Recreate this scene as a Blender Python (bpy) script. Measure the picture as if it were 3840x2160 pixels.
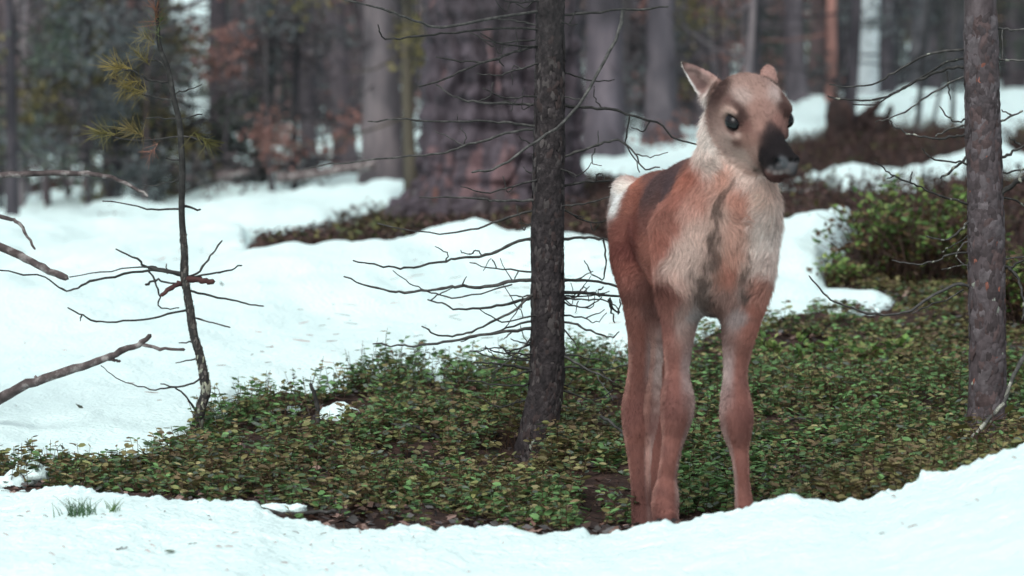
import bpy, math, random
import numpy as np
from mathutils import Vector, Matrix
try:
    import openvdb as vdb
except ImportError:
    import pyopenvdb as vdb

random.seed(7)
rng = np.random.default_rng(7)
for o in list(bpy.data.objects):
    bpy.data.objects.remove(o)
S = bpy.context.scene
COL = S.collection

# ------------------------------------------------------------------ camera, sky, sun, exposure
FPX = 14210.0                 # focal length in pixels of the 3840 wide photograph
HOR = 163.0                   # row of the horizon
ZC = 0.90                     # camera height above the calf's ground
PITCH = math.atan((1080 - HOR) / FPX)
cam_d = bpy.data.cameras.new('camera')
cam = bpy.data.objects.new('camera', cam_d)
COL.objects.link(cam)
cam.location = (0, 0, ZC)
cam.rotation_euler = (math.pi / 2 - PITCH, 0, 0)
cam_d.sensor_width = 36.0
cam_d.lens = FPX / 3840 * 36.0
cam_d.clip_start = 0.2
cam_d.clip_end = 2000
cam_d.dof.use_dof = True
cam_d.dof.focus_distance = 8.0
cam_d.dof.aperture_fstop = 5.6
S.camera = cam

w = bpy.data.worlds.new('World')
S.world = w
w.use_nodes = True
nt = w.node_tree
nt.nodes.clear()
SUN_EL, SUN_ROT = 48.0, 200.0
sky = nt.nodes.new('ShaderNodeTexSky')
sky.sky_type = 'NISHITA'
sky.sun_disc = False
sky.sun_elevation = math.radians(SUN_EL)
sky.sun_rotation = math.radians(SUN_ROT)
sky.dust_density = 4.0
sky.air_density = 1.0
hs = nt.nodes.new('ShaderNodeHueSaturation')
hs.inputs['Saturation'].default_value = 0.30      # overcast: the blue is nearly gone
bg = nt.nodes.new('ShaderNodeBackground')
bg.inputs['Strength'].default_value = 0.15
ow = nt.nodes.new('ShaderNodeOutputWorld')
nt.links.new(sky.outputs[0], hs.inputs['Color'])
nt.links.new(hs.outputs[0], bg.inputs['Color'])
nt.links.new(bg.outputs[0], ow.inputs[0])

sd_ = bpy.data.lights.new('sun', 'SUN')
sd_.energy = 0.9
sd_.angle = math.radians(40)
sd_.color = (1.0, 0.97, 0.93)
sun = bpy.data.objects.new('sun', sd_)
COL.objects.link(sun)
el, az = math.radians(SUN_EL), math.radians(SUN_ROT)
sdir = Vector((math.sin(az) * math.cos(el), math.cos(az) * math.cos(el), math.sin(el)))
sun.rotation_euler = sdir.to_track_quat('Z', 'Y').to_euler()
sun.location = sdir * 30

S.view_settings.view_transform = 'Standard'
S.view_settings.look = 'None'
S.view_settings.gamma = 1
S.view_settings.exposure = 0.32
S.cycles.max_bounces = 5
S.cycles.diffuse_bounces = 3
S.cycles.glossy_bounces = 2
S.cycles.transparent_max_bounces = 4
S.cycles.caustics_reflective = False
S.cycles.caustics_refractive = False

# ------------------------------------------------------------------ helpers: pixels, noise, meshes
_cp, _sp = math.cos(PITCH), math.sin(PITCH)


def P(u, v, d):
    """point seen at photo pixel (u, v) whose world y is d"""
    u = np.asarray(u, float); v = np.asarray(v, float); d = np.asarray(d, float)
    X = (u - 1920.0) / FPX
    Yc = (1080.0 - v) / FPX
    dy = _cp + Yc * _sp
    dz = -_sp + Yc * _cp
    t = d / dy
    return np.stack(np.broadcast_arrays(X * t, d, ZC + dz * t), -1)


def UV(p):
    q = p - np.array([0, 0, ZC])
    z = q[..., 1] * _cp - q[..., 2] * _sp
    yy = q[..., 1] * _sp + q[..., 2] * _cp
    return 1920 + FPX * q[..., 0] / z, 1080 - FPX * yy / z


def R(px, d):
    return px * d / FPX


def sstep(x, a, b):
    t = np.clip((x - a) / (b - a), 0, 1)
    return t * t * (3 - 2 * t)


def _hash(ix, iy, iz, seed):
    h = (ix.astype(np.uint32) * np.uint32(374761393) + iy.astype(np.uint32) * np.uint32(668265263)
         + iz.astype(np.uint32) * np.uint32(2147483647) + np.uint32(seed * 1274126177 & 0xffffffff))
    h = (h ^ (h >> np.uint32(13))) * np.uint32(1274126177)
    h = h ^ (h >> np.uint32(16))
    return (h & np.uint32(0xffffff)).astype(np.float64) / 0xffffff


def noise(x, y, z=0.0, seed=0):
    x, y, z = np.broadcast_arrays(np.asarray(x, float), np.asarray(y, float), np.asarray(z, float))
    fx, fy, fz = np.floor(x), np.floor(y), np.floor(z)
    tx, ty, tz = x - fx, y - fy, z - fz
    tx, ty, tz = [t * t * (3 - 2 * t) for t in (tx, ty, tz)]
    ix, iy, iz = fx.astype(np.int64), fy.astype(np.int64), fz.astype(np.int64)
    r = 0
    for a in (0, 1):
        for b in (0, 1):
            for c in (0, 1):
                r = r + _hash(ix + a, iy + b, iz + c, seed) * (tx if a else 1 - tx) * (ty if b else 1 - ty) * (tz if c else 1 - tz)
    return r * 2 - 1


def fbm(x, y, z=0.0, seed=0, oct=4, g=0.5):
    r, a, f = 0, 1.0, 1.0
    for i in range(oct):
        r = r + a * noise(np.asarray(x) * f, np.asarray(y) * f, np.asarray(z) * f, seed + i)
        a *= g; f *= 2.03
    return r


def lin(c):
    c = np.asarray(c, float) / 255.0
    return np.where(c <= 0.04045, c / 12.92, ((c + 0.055) / 1.055) ** 2.4)


def mesh_np(name, verts, faces, mat, colors=None, parent=None, smooth=True, link=True):
    """one mesh object from arrays; faces: (n,3) or (n,4) array or list of such"""
    if not isinstance(faces, list):
        faces = [faces]
    faces = [np.asarray(f, np.int64) for f in faces if len(f)]
    me = bpy.data.meshes.new(name)
    verts = np.asarray(verts, np.float32)
    me.vertices.add(len(verts))
    me.vertices.foreach_set('co', verts.ravel())
    loops = np.concatenate([f.ravel() for f in faces])
    sizes = np.concatenate([np.full(len(f), f.shape[1]) for f in faces])
    starts = np.concatenate([[0], np.cumsum(sizes)[:-1]])
    me.loops.add(len(loops))
    me.loops.foreach_set('vertex_index', loops.astype(np.int32))
    me.polygons.add(len(sizes))
    me.polygons.foreach_set('loop_start', starts.astype(np.int32))
    me.update(calc_edges=True)
    me.polygons.foreach_set('use_smooth', np.full(len(sizes), smooth))
    if colors is not None:
        ca = me.color_attributes.new('tint', 'FLOAT_COLOR', 'POINT')
        c = np.ones((len(verts), 4), np.float32)
        c[:, :3] = colors
        ca.data.foreach_set('color', c.ravel())
    me.update()
    if mat is not None:
        me.materials.append(mat)
    o = bpy.data.objects.new(name, me)
    COL.objects.link(o)
    if parent is not None:
        o.parent = parent
        o.matrix_parent_inverse = Matrix.Translation(-parent.location)
    return o


def thing(name, label, cat, loc, group=None):
    o = bpy.data.objects.new(name, None)
    COL.objects.link(o)
    o.location = tuple(float(a) for a in loc)
    o.empty_display_size = 0.1
    tag(o, label, cat, group)
    return o


def tag(o, label=None, cat=None, group=None, kind=None):
    if label: o['label'] = label
    if cat: o['category'] = cat
    if group: o['group'] = group
    if kind: o['kind'] = kind
    return o


def resample(pts, n):
    pts = np.asarray(pts, float)
    m = len(pts)
    if m < 3:
        t = np.linspace(0, 1, n)[:, None]
        return pts[0] * (1 - t) + pts[-1] * t
    ext = np.vstack([2 * pts[0] - pts[1], pts, 2 * pts[-1] - pts[-2]])
    s = np.linspace(0, m - 1 - 1e-6, n)
    i = s.astype(int); t = (s - i)[:, None]
    p0, p1, p2, p3 = ext[i], ext[i + 1], ext[i + 2], ext[i + 3]
    return 0.5 * (2 * p1 + (p2 - p0) * t + (2 * p0 - 5 * p1 + 4 * p2 - p3) * t ** 2 + (3 * p1 - p0 - 3 * p2 + p3) * t ** 3)


def tube(pts, rad, sides=6, rough=0.0, off=0, cap=True):
    pts = np.asarray(pts, float)
    n = len(pts)
    rad = np.broadcast_to(np.asarray(rad, float), (n,))
    tan = np.gradient(pts, axis=0)
    tan /= np.linalg.norm(tan, axis=1)[:, None] + 1e-12
    ref = np.array([0, 0, 1.0]) if abs(tan[0, 2]) < 0.8 else np.array([1.0, 0, 0])
    a = np.cross(tan, ref); a /= np.linalg.norm(a, axis=1)[:, None] + 1e-12
    b = np.cross(tan, a)
    th = np.arange(sides) * 2 * math.pi / sides
    rr = rad[:, None] * (1 + rough * rng.uniform(-1, 1, (n, sides)))
    v = pts[:, None, :] + rr[..., None] * (np.cos(th)[None, :, None] * a[:, None, :] + np.sin(th)[None, :, None] * b[:, None, :])
    v = v.reshape(-1, 3)
    i = np.arange(n - 1)[:, None] * sides
    j = np.arange(sides)[None, :]
    k = (j + 1) % sides
    f = np.stack([i + j, i + sides + j, i + sides + k, i + k], -1).reshape(-1, 4)
    if cap:
        v = np.vstack([v, pts[-1] + tan[-1] * rad[-1]])
        e = (n - 1) * sides
        c = np.stack([np.full(sides, len(v) - 1), e + (np.arange(sides) + 1) % sides, e + np.arange(sides)], -1)
        c = np.concatenate([c, c[:, 2:]], 1) if False else c
        return v, f + off, c + off
    return v, f + off, np.zeros((0, 3), int)


class MB:
    """collects arrays of one mesh"""
    def __init__(s):
        s.v, s.q, s.t, s.c, s.n = [], [], [], [], 0

    def add(s, v, q=None, t=None, col=None):
        v = np.asarray(v, float).reshape(-1, 3)
        if q is not None and len(q): s.q.append(np.asarray(q) + s.n)
        if t is not None and len(t): s.t.append(np.asarray(t) + s.n)
        s.v.append(v)
        if col is None: col = (1, 1, 1)
        s.c.append(np.broadcast_to(np.asarray(col, float), (len(v), 3)))
        s.n += len(v)

    def tube(s, pts, rad, sides=6, rough=0.0, col=None):
        v, q, t = tube(pts, rad, sides, rough)
        s.add(v, q, t, col)

    def inst(s, tv, tf, M, pos, col):
        """template tv (k,3), tf (m,3|4) placed N times with matrices M (N,3,3)"""
        N = len(pos); k = len(tv)
        if N == 0: return
        v = np.einsum('nij,kj->nki', M, tv) + pos[:, None, :]
        f = (np.asarray(tf)[None] + (np.arange(N) * k)[:, None, None]).reshape(-1, len(tf[0]))
        c = np.repeat(np.asarray(col), k, axis=0)
        s.add(v.reshape(-1, 3), f if f.shape[1] == 4 else None, f if f.shape[1] == 3 else None, None)
        s.c[-1] = c

    def build(s, name, mat, parent=None, smooth=True):
        f = []
        if s.q: f.append(np.concatenate(s.q))
        if s.t: f.append(np.concatenate(s.t))
        return mesh_np(name, np.concatenate(s.v), f, mat, np.concatenate(s.c), parent, smooth)


def rotmats(axis_x, up):
    """matrices (N,3,3) whose local x goes to axis_x and local z near up"""
    x = axis_x / (np.linalg.norm(axis_x, axis=1)[:, None] + 1e-12)
    y = np.cross(up, x); y /= np.linalg.norm(y, axis=1)[:, None] + 1e-12
    z = np.cross(x, y)
    return np.stack([x, y, z], -1)


def randunit(n):
    a = rng.normal(size=(n, 3))
    return a / np.linalg.norm(a, axis=1)[:, None]


# ------------------------------------------------------------------ materials
def new_mat(name, rough=0.8, spec=0.3):
    m = bpy.data.materials.new(name)
    m.use_nodes = True
    b = m.node_tree.nodes['Principled BSDF']
    b.inputs['Roughness'].default_value = rough
    b.inputs['Specular IOR Level'].default_value = spec
    return m, m.node_tree, b


def mat_noise(name, cols, scale=20.0, stretch=(1, 1, 1), rough=0.85, spec=0.25, bump=0.4, bdist=0.004, bscale=None, tint=True, detail=6.0, stops=None):
    """colour ramp over object-space noise, times the vertex tint, with bump"""
    m, t, b = new_mat(name, rough, spec)
    N, L = t.nodes, t.links
    tc = N.new('ShaderNodeTexCoord')
    mp = N.new('ShaderNodeMapping')
    mp.inputs['Scale'].default_value = stretch
    L.new(tc.outputs['Object'], mp.inputs['Vector'])
    nz = N.new('ShaderNodeTexNoise')
    nz.inputs['Scale'].default_value = scale
    nz.inputs['Detail'].default_value = detail
    nz.inputs['Roughness'].default_value = 0.62
    L.new(mp.outputs[0], nz.inputs['Vector'])
    cr = N.new('ShaderNodeValToRGB')
    e = cr.color_ramp.elements
    while len(e) < len(cols): e.new(0.5)
    for i, c in enumerate(cols):
        e[i].position = stops[i] if stops else 0.28 + 0.44 * i / max(1, len(cols) - 1)
        e[i].color = (*c, 1)
    L.new(nz.outputs['Fac'], cr.inputs[0])
    out = cr.outputs[0]
    if tint:
        at = N.new('ShaderNodeAttribute'); at.attribute_name = 'tint'
        mx = N.new('ShaderNodeMix'); mx.data_type = 'RGBA'; mx.blend_type = 'MULTIPLY'
        mx.inputs['Factor'].default_value = 1.0
        L.new(out, mx.inputs['A']); L.new(at.outputs['Color'], mx.inputs['B'])
        out = mx.outputs['Result']
    L.new(out, b.inputs['Base Color'])
    if bump:
        n2 = N.new('ShaderNodeTexNoise')
        n2.inputs['Scale'].default_value = bscale or scale * 1.7
        n2.inputs['Detail'].default_value = 5
        L.new(mp.outputs[0], n2.inputs['Vector'])
        bp = N.new('ShaderNodeBump')
        bp.inputs['Strength'].default_value = bump
        bp.inputs['Distance'].default_value = bdist
        L.new(n2.outputs['Fac'], bp.inputs['Height'])
        L.new(bp.outputs[0], b.inputs['Normal'])
    return m


def mat_tint(name, rough=0.5, spec=0.4, trans=0.0):
    """colour straight from the vertex tint (leaf by leaf, hair by hair)"""
    m, t, b = new_mat(name, rough, spec)
    at = t.nodes.new('ShaderNodeAttribute'); at.attribute_name = 'tint'
    t.links.new(at.outputs['Color'], b.inputs['Base Color'])
    if trans:
        b.inputs['Subsurface Weight'].default_value = 0
        tr = t.nodes.new('ShaderNodeBsdfTranslucent')
        t.links.new(at.outputs['Color'], tr.inputs['Color'])
        mx = t.nodes.new('ShaderNodeMixShader'); mx.inputs[0].default_value = trans
        out = t.nodes['Material Output']
        t.links.new(b.outputs[0], mx.inputs[1]); t.links.new(tr.outputs[0], mx.inputs[2])
        t.links.new(mx.outputs[0], out.inputs['Surface'])
    return m


M = {}
M['snow'] = mat_noise('snow', [(0.65, 0.84, 0.83), (0.70, 0.89, 0.88)], 9, rough=0.7, spec=0.2, bump=0.7, bdist=0.014, bscale=70, tint=False)
M['soil'] = mat_noise('forest_floor', [(0.018, 0.013, 0.012), (0.038, 0.026, 0.022), (0.085, 0.050, 0.042)], 26, rough=0.95, spec=0.1, bump=0.9, bdist=0.02, tint=False)
M['spruce_bark'] = mat_noise('spruce_bark', [(0.012, 0.011, 0.012), (0.026, 0.022, 0.024), (0.064, 0.056, 0.058)], 60, (1, 1, 0.7), bump=1.0, bdist=0.009)
M['pine_bark'] = mat_noise('pine_bark', [(0.042, 0.033, 0.036), (0.078, 0.065, 0.070), (0.13, 0.112, 0.12)], 34, (1, 1, 0.5), bump=0.8, bdist=0.006)
M['flake'] = mat_noise('bark_flake', [(0.55, 0.55, 0.55), (1, 1, 1)], 80, bump=0.5, bdist=0.002)
M['twig'] = mat_noise('twig_bark', [(0.020, 0.021, 0.021), (0.042, 0.043, 0.042), (0.095, 0.096, 0.092)], 70, bump=0.6, bdist=0.002)
M['deadwood'] = mat_noise('dead_wood', [(0.028, 0.023, 0.023), (0.085, 0.070, 0.070), (0.36, 0.35, 0.34)], 30, (1, 1, 1), bump=0.8, bdist=0.003, stops=[0.30, 0.52, 0.74])
M['far_bark'] = mat_noise('far_bark', [(0.042, 0.041, 0.046), (0.088, 0.083, 0.091), (0.17, 0.152, 0.158)], 7, (1, 1, 0.35), bump=0.6, bdist=0.02)
M['gap_bark'] = mat_noise('gap_trunk_bark', [(0.10, 0.10, 0.10), (0.42, 0.46, 0.47), (0.55, 0.60, 0.61)], 9, (1, 1, 2.5), bump=0.3, bdist=0.01, stops=[0.25, 0.42, 0.7])
M['leaf'] = mat_tint('berry_leaf', 0.55, 0.32, 0.22)
M['needle'] = mat_tint('needle', 0.6, 0.3, 0.1)
M['litter'] = mat_tint('litter', 0.75, 0.25)

# ------------------------------------------------------------------ terrain
GP = [  # ground control points: photo column, row, distance
    (-900, 2200, 5.5), (400, 2230, 5.6), (1920, 2230, 5.6), (3000, 2230, 5.6), (4700, 2150, 5.6),
    (-900, 1870, 7.4), (0, 1885, 7.35), (900, 1960, 7.0), (1500, 2010, 6.95), (2000, 2020, 6.95), (2600, 2000, 6.98), (3100, 1940, 6.98), (3500, 1880, 6.98), (3840, 1830, 7.0), (4700, 1780, 7.0),
    (2400, 1990, 7.42), (2750, 1960, 7.3), (3200, 1860, 7.4),
    (2010, 1700, 8.4), (700, 1690, 8.45), (0, 1730, 8.2), (-900, 1730, 8.2), (3660, 1690, 8.3), (3000, 1640, 8.5), (4700, 1640, 8.4), (1300, 1690, 8.4),
    (2200, 1350, 10.0), (3000, 1200, 10.6), (3500, 1200, 10.7), (1500, 1410, 9.6), (900, 1500, 9.2), (300, 1520, 9.3), (4700, 1250, 10.6),
    (200, 1250, 11), (200, 1050, 14), (900, 1200, 11.2), (1600, 1150, 11.2), (-900, 1150, 12),
    (0, 850, 21), (300, 835, 21.5), (600, 820, 22), (930, 797, 22), (1280, 758, 22.5), (1540, 762, 22), (-900, 880, 21),
    (1800, 880, 13.0), (1480, 938, 12.8), (1200, 932, 13), (2000, 900, 13.2), (2300, 905, 13.4),
    (1550, 850, 18), (1900, 850, 18), (2200, 790, 17), (2200, 720, 18.5), (1300, 870, 16.5), (1000, 940, 15),
    (2400, 680, 21), (2400, 565, 26), (3000, 890, 13.6), (3150, 870, 13.8), (3000, 1060, 11.6), (3300, 1090, 11.4),
    (3000, 700, 18.8), (3500, 690, 18.5), (4700, 700, 18.5), (3200, 655, 20.5), (3600, 570, 22.5), (2950, 690, 19.5),
    (3200, 560, 24.5), (3000, 410, 31), (3450, 380, 33), (3700, 370, 33), (4700, 350, 34), (2400, 520, 32), (1900, 640, 27),
    (0, 760, 30), (800, 680, 30), (-900, 780, 30), (1400, 600, 32),
    (-900, 420, 60), (700, 380, 60), (1900, 300, 60), (3000, 175, 60), (4700, 160, 60),
    (-900, 290, 120), (1900, 215, 120), (4700, 130, 120), (-900, 230, 300), (1900, 190, 300), (4700, 150, 300),
    (400, 2700, 3.6), (1920, 2700, 3.6), (3600, 2700, 3.6),
]
GP = np.array(GP, float)
_gpos = P(GP[:, 0], GP[:, 1], GP[:, 2])


def _ab(u, d):
    return np.stack([np.asarray(u, float) / 900.0, 7.0 * np.log(np.asarray(d, float))], -1)


_gab = _ab(GP[:, 0], GP[:, 2])
_K = lambda r2: np.sqrt(r2 + 0.12)
# solve for the line-of-sight slope (z - ZC)/d, which stays tame at all distances
_gs = (_gpos[:, 2] - ZC) / GP[:, 2]
_A = _K(((_gab[:, None] - _gab[None]) ** 2).sum(-1))
_n = len(GP)
_AA = np.zeros((_n + 3, _n + 3))
_AA[:_n, :_n] = _A + 0.0 * np.eye(_n)
_AA[:_n, _n] = 1; _AA[:_n, _n + 1:] = _gab
_AA[_n, :_n] = 1; _AA[_n + 1:, :_n] = _gab.T
_w = np.linalg.solve(_AA, np.concatenate([_gs, [0, 0, 0]]))


def gz(u, d):
    """ground height in column u at distance d"""
    u, d = np.broadcast_arrays(np.asarray(u, float), np.asarray(d, float))
    sh = u.shape
    ab = _ab(np.clip(u.ravel(), -2500, 6300), d.ravel())
    r = np.empty(len(ab))
    for i in range(0, len(ab), 20000):
        b = ab[i:i + 20000]
        k = _K(((b[:, None] - _gab[None]) ** 2).sum(-1))
        r[i:i + 20000] = k @ _w[:_n] + _w[_n] + b @ _w[_n + 1:]
    return ZC + r.reshape(sh) * d


def gxy(x, y):
    return gz(1920 + FPX * x / y, y)


def fan(u0, u1, nu, d):
    """grid of columns u and distances d"""
    u = np.linspace(u0, u1, nu)
    U, D = np.meshgrid(u, d)
    X = (U - 1920) / FPX * D
    return U, D, X


def grid_faces(nr, nc, keep=None):
    i = np.arange(nr - 1)[:, None] * nc + np.arange(nc - 1)[None]
    f = np.stack([i, i + 1, i + nc + 1, i + nc], -1).reshape(-1, 4)
    if keep is not None:
        k = keep.ravel()
        f = f[k[f].any(1)]
    return f


def grid_mesh(name, X, Y, Z, mat, keep=None, col=None):
    nr, nc = X.shape
    f = grid_faces(nr, nc, keep)
    v = np.stack([X, Y, Z], -1).reshape(-1, 3)
    used = np.unique(f)
    mp = np.full(len(v), -1); mp[used] = np.arange(len(used))
    return mesh_np(name, v[used], mp[f], mat, None if col is None else col.reshape(-1, 3)[used])


# snow outlines in the photograph's pixels, each valid between two distances
POLY_MID = [(-1500, 1895), (-600, 1865), (0, 1840), (140, 1827), (250, 1803), (350, 1780), (470, 1755), (560, 1735), (680, 1690), (790, 1630), (900, 1520), (1050, 1510), (1200, 1507), (1293, 1470), (1386, 1440), (1510, 1420), (1634, 1402),
            (1759, 1390), (1989, 1385), (2119, 1340), (2193, 1340), (2287, 1375), (2349, 1368), (2600, 1292), (2900, 1212), (3000, 1187), (3100, 1162), (3300, 1162), (3360, 1120), (3280, 1080), (3110, 1078), (3100, 1040), (3130, 1000), (3180, 940), (3240, 885), (3120, 860),
            (2950, 905), (2700, 915), (2330, 908), (1995, 890), (1883, 877), (1777, 865), (1604, 893), (1473, 933), (1386, 918), (1200, 927), (940, 945), (1180, 905), (1300, 865), (1420, 825), (1530, 770), (1560, 700), (1560, 560), (-1500, 560)]
POLY_RIGHT = [(2130, 690), (2350, 690), (2700, 720), (2880, 735), (2960, 712), (3080, 715), (3200, 745), (3270, 760), (3400, 735), (3560, 705), (3700, 690), (4700, 690), (4700, 300), (2900, 300), (2700, 480), (2130, 480)]
HOLE_STUMP = [(2960, 565), (3010, 545), (3110, 530), (3120, 410), (3200, 420), (3310, 430), (3390, 500), (3560, 505), (3600, 480), (3660, 480), (3660, 560), (3520, 600), (3400, 640), (3250, 640), (3175, 665), (3150, 625), (3060, 668), (2960, 695), (2860, 690), (2860, 600)]
HOLE_R2 = [(3770, 560), (3860, 470), (4400, 470), (4400, 520), (3900, 520), (3860, 590)]


def sdf_poly(u, v, poly):
    p = np.array(poly, float)
    u = np.asarray(u, float); v = np.asarray(v, float)
    dist = np.full(u.shape, 1e9); ins = np.zeros(u.shape, bool)
    for a, b in zip(p, np.roll(p, -1, 0)):
        ab = b - a
        t = np.clip(((u - a[0]) * ab[0] + (v - a[1]) * ab[1]) / (ab @ ab + 1e-9), 0, 1)
        dist = np.minimum(dist, np.hypot(u - a[0] - t * ab[0], v - a[1] - t * ab[1]))
        c = (a[1] > v) != (b[1] > v)
        with np.errstate(divide='ignore', invalid='ignore'):
            ins ^= c & (u < (b[0] - a[0]) * (v - a[1]) / (b[1] - a[1] + 1e-12) + a[0])
    return np.where(ins, dist, -dist)


def snow_sd(u, d, z):
    """signed pixel distance, positive on snow, for ground farther than the berry patch"""
    _, v = UV(np.stack([(u - 1920) / FPX * d, d, z], -1))
    # edges wander
    x = (u - 1920) / FPX * d
    wob = 9 * fbm(x * 9, d * 3, 0, 21, 4) * (10 / d)
    a = np.where((d > 8) & (d < 30), sdf_poly(u, v, POLY_MID), -200)
    b = np.where(d > 17.0, sdf_poly(u, v, POLY_RIGHT), -200)
    h = np.maximum(sdf_poly(u, v, HOLE_STUMP), sdf_poly(u, v, HOLE_R2))
    b = np.minimum(b, -h)
    s = np.maximum(a, b)
    s = np.where(d > 30, np.maximum(s, 60 * sstep(d, 31, 36) - 30), s)
    return s + wob


# the snow bank in front, over the calf's hooves
EDGE = np.array([(-1500, 1800), (-600, 1815), (0, 1828), (60, 1843), (166, 1818), (283, 1823), (343, 1838), (419, 1848), (505, 1858), (606, 1873), (696, 1886), (752, 1871), (777, 1881), (949, 1876), (979, 1914), (1050, 1934), (1100, 1949), (1135, 1939),
                 (1252, 1979), (1301, 1984), (1402, 1992), (1440, 1980), (1472, 1969), (1599, 1969), (1624, 1990), (1705, 1969), (1896, 1962), (1932, 1979), (2028, 2010), (2078, 1990), (2184, 1979), (2240, 2010), (2310, 1990), (2376, 1974), (2452, 1954),
                 (2500, 1947), (2547, 1963), (2604, 1942), (2692, 1916), (2755, 1924), (2833, 1888), (2947, 1851), (3051, 1856), (3140, 1885), (3192, 1859), (3265, 1872), (3311, 1830), (3353, 1843), (3452, 1797), (3462, 1765), (3540, 1768), (3634, 1739),
                 (3748, 1703), (3840, 1666), (4400, 1560), (5200, 1480)], float)
ED = np.array([(-1500, 7.7), (0, 7.45), (500, 7.25), (950, 7.05), (1300, 6.86), (2000, 6.74), (2500, 6.7), (3000, 6.68), (3840, 6.7), (5200, 6.75)], float)


def edge_d(u): return np.interp(u, ED[:, 0], ED[:, 1])


def edge_v(u): return np.interp(u, EDGE[:, 0], EDGE[:, 1])


_us = np.linspace(-1600, 5300, 700)
_vs = np.convolve(np.pad(edge_v(_us), 40, mode='edge'), np.hanning(81) / np.hanning(81).sum(), 'valid')


def front_z(U, D):
    X = (U - 1920) / FPX * D
    de = edge_d(U) + 0.025 * fbm(X * 8, 0 * X, 0, 31, 3)
    zs = P(U, np.interp(U, _us, _vs), de)[..., 2]          # smooth crest
    ze = P(U, edge_v(U), de)[..., 2]                       # ragged crest
    back = de - D                                          # distance in front of the edge
    k = np.exp(-np.clip(back, 0, 9) / 0.10)
    z = zs * (1 - k) + ze * k
    z = z - 0.012 * np.clip(back, 0, 1.0) * np.clip((U - 600) / 2000, 0, 1.5)
    z = z + (0.010 * fbm(X * 3, D * 3, 0, 12, 3) + 0.004 * fbm(X * 22, D * 22, 0, 14, 3)) * (1 - 0.8 * k)
    z = z + 0.0055 * fbm(X * 70, D * 50, 0, 15, 3) * k
    drop = sstep(D, de - 0.004, de + 0.06)
    return z - 0.16 * drop, back


# the ground sheet, out to the horizon
dd = np.concatenate([np.linspace(2.5, 6.5, 20), np.geomspace(6.55, 40, 330), np.geomspace(41, 900, 50)])
U, D, X = fan(-3800, 7600, 420, dd)
Z = gz(U, D)
rough = 0.018 * fbm(X * 7, D * 7, 0, 3, 4) * np.clip(D / 8, 0.7, 2.0)
Z = Z - 0.07 * sstep(np.where(D > 7.9, snow_sd(U, D, Z), -99), 4, 40)
Z = np.where(D < edge_d(U) - 0.03, np.minimum(Z + rough, front_z(U, D)[0] - 0.05), Z + rough)
g = grid_mesh('ground', X, D, Z, M['soil'])
tag(g, kind='structure')
XX, YY = np.meshgrid(np.linspace(-1500, 1500, 40), np.linspace(-1500, 1500, 40))
far = grid_mesh('snow_plain', XX, YY, -12 + 0 * XX, M['snow'])
tag(far, kind='structure')

# snow beyond the berry patch
dd = np.geomspace(8.0, 40, 420)
U, D, X = fan(-1400, 5200, 560, dd)
Z = gz(U, D)
sd = snow_sd(U, D, Z)
lump = (0.034 + 0.035 * sstep(D, 9.5, 12)) * fbm(X * 2.0, D * 1.0, 0, 5, 3) + 0.006 * fbm(X * 14, D * 9, 0, 9, 3)
T = 0.035 * np.where(sd > 0, sstep(sd, -2, 45), 0) + np.where(sd <= 0, np.maximum(sd * 0.008, -0.09), 0) + 0.004
T = T + lump * sstep(sd, 0, 30) + 0.035 * sstep(sd, 0, 120) * sstep(U, 2600, 2900) * (D > 9.5)
sn = grid_mesh('snow_field', X, D, Z + T, M['snow'], keep=sd > -14)
tag(sn, kind='structure')
dd = np.geomspace(39.5, 900, 40)
U, D, X = fan(-3800, 7600, 90, dd)
sn2 = grid_mesh('far_snow', X, D, gz(U, D) + 0.06 + 0.05 * fbm(X * .3, D * .3, 0, 4, 3), M['snow'])
tag(sn2, kind='structure')

# the snow bank's mesh
dd = np.concatenate([np.linspace(2.0, 5.3, 30), np.linspace(5.33, 6.4, 60), np.linspace(6.41, 7.85, 150)])
U, D, X = fan(-1400, 5200, 700, dd)
Z, back = front_z(U, D)
fs = grid_mesh('snow_bank', X, D, Z, M['snow'], keep=back > -0.09)
tag(fs, kind='structure')

# ------------------------------------------------------------------ the reindeer calf
VH = 0.0026
_c0 = P(2570, 1150, 7.15)
_lo = np.array([_c0[0] - 0.30, 6.66, -0.13]); _hi = np.array([_c0[0] + 0.34, 7.62, 0.93])
_dim = np.ceil((_hi - _lo) / VH).astype(int)
SD = np.full(_dim, 0.05, np.float32)


def _box(lo, hi):
    a = np.clip(((lo - _lo) / VH).astype(int), 0, _dim - 1)
    b = np.clip(((hi - _lo) / VH).astype(int) + 2, 1, _dim)
    ax = [(np.arange(a[i], b[i]) * VH + _lo[i]).astype(np.float32) for i in range(3)]
    return (slice(a[0], b[0]), slice(a[1], b[1]), slice(a[2], b[2])), np.meshgrid(*ax, indexing='ij', sparse=True)


def _put(sl, d, k, sub):
    o = SD[sl]
    if sub:
        d = -d
        h = np.maximum(k - np.abs(o - d), 0) / k
        SD[sl] = np.maximum(o, d) + h * h * k * 0.25
    else:
        h = np.maximum(k - np.abs(o - d), 0) / k
        SD[sl] = np.minimum(o, d) - h * h * k * 0.25


def rcone(a, b, ra, rb, k=0.02, sub=False):
    a = np.asarray(a, float); b = np.asarray(b, float)
    m = max(ra, rb) + 0.045
    sl, (x, y, z) = _box(np.minimum(a, b) - m, np.maximum(a, b) + m)
    ab = b - a; L2 = ab @ ab + 1e-12
    t = np.clip(((x - a[0]) * ab[0] + (y - a[1]) * ab[1] + (z - a[2]) * ab[2]) / L2, 0, 1)
    d = np.sqrt((x - a[0] - t * ab[0]) ** 2 + (y - a[1] - t * ab[1]) ** 2 + (z - a[2] - t * ab[2]) ** 2) - (ra + (rb - ra) * t)
    _put(sl, d.astype(np.float32), k, sub)


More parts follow.
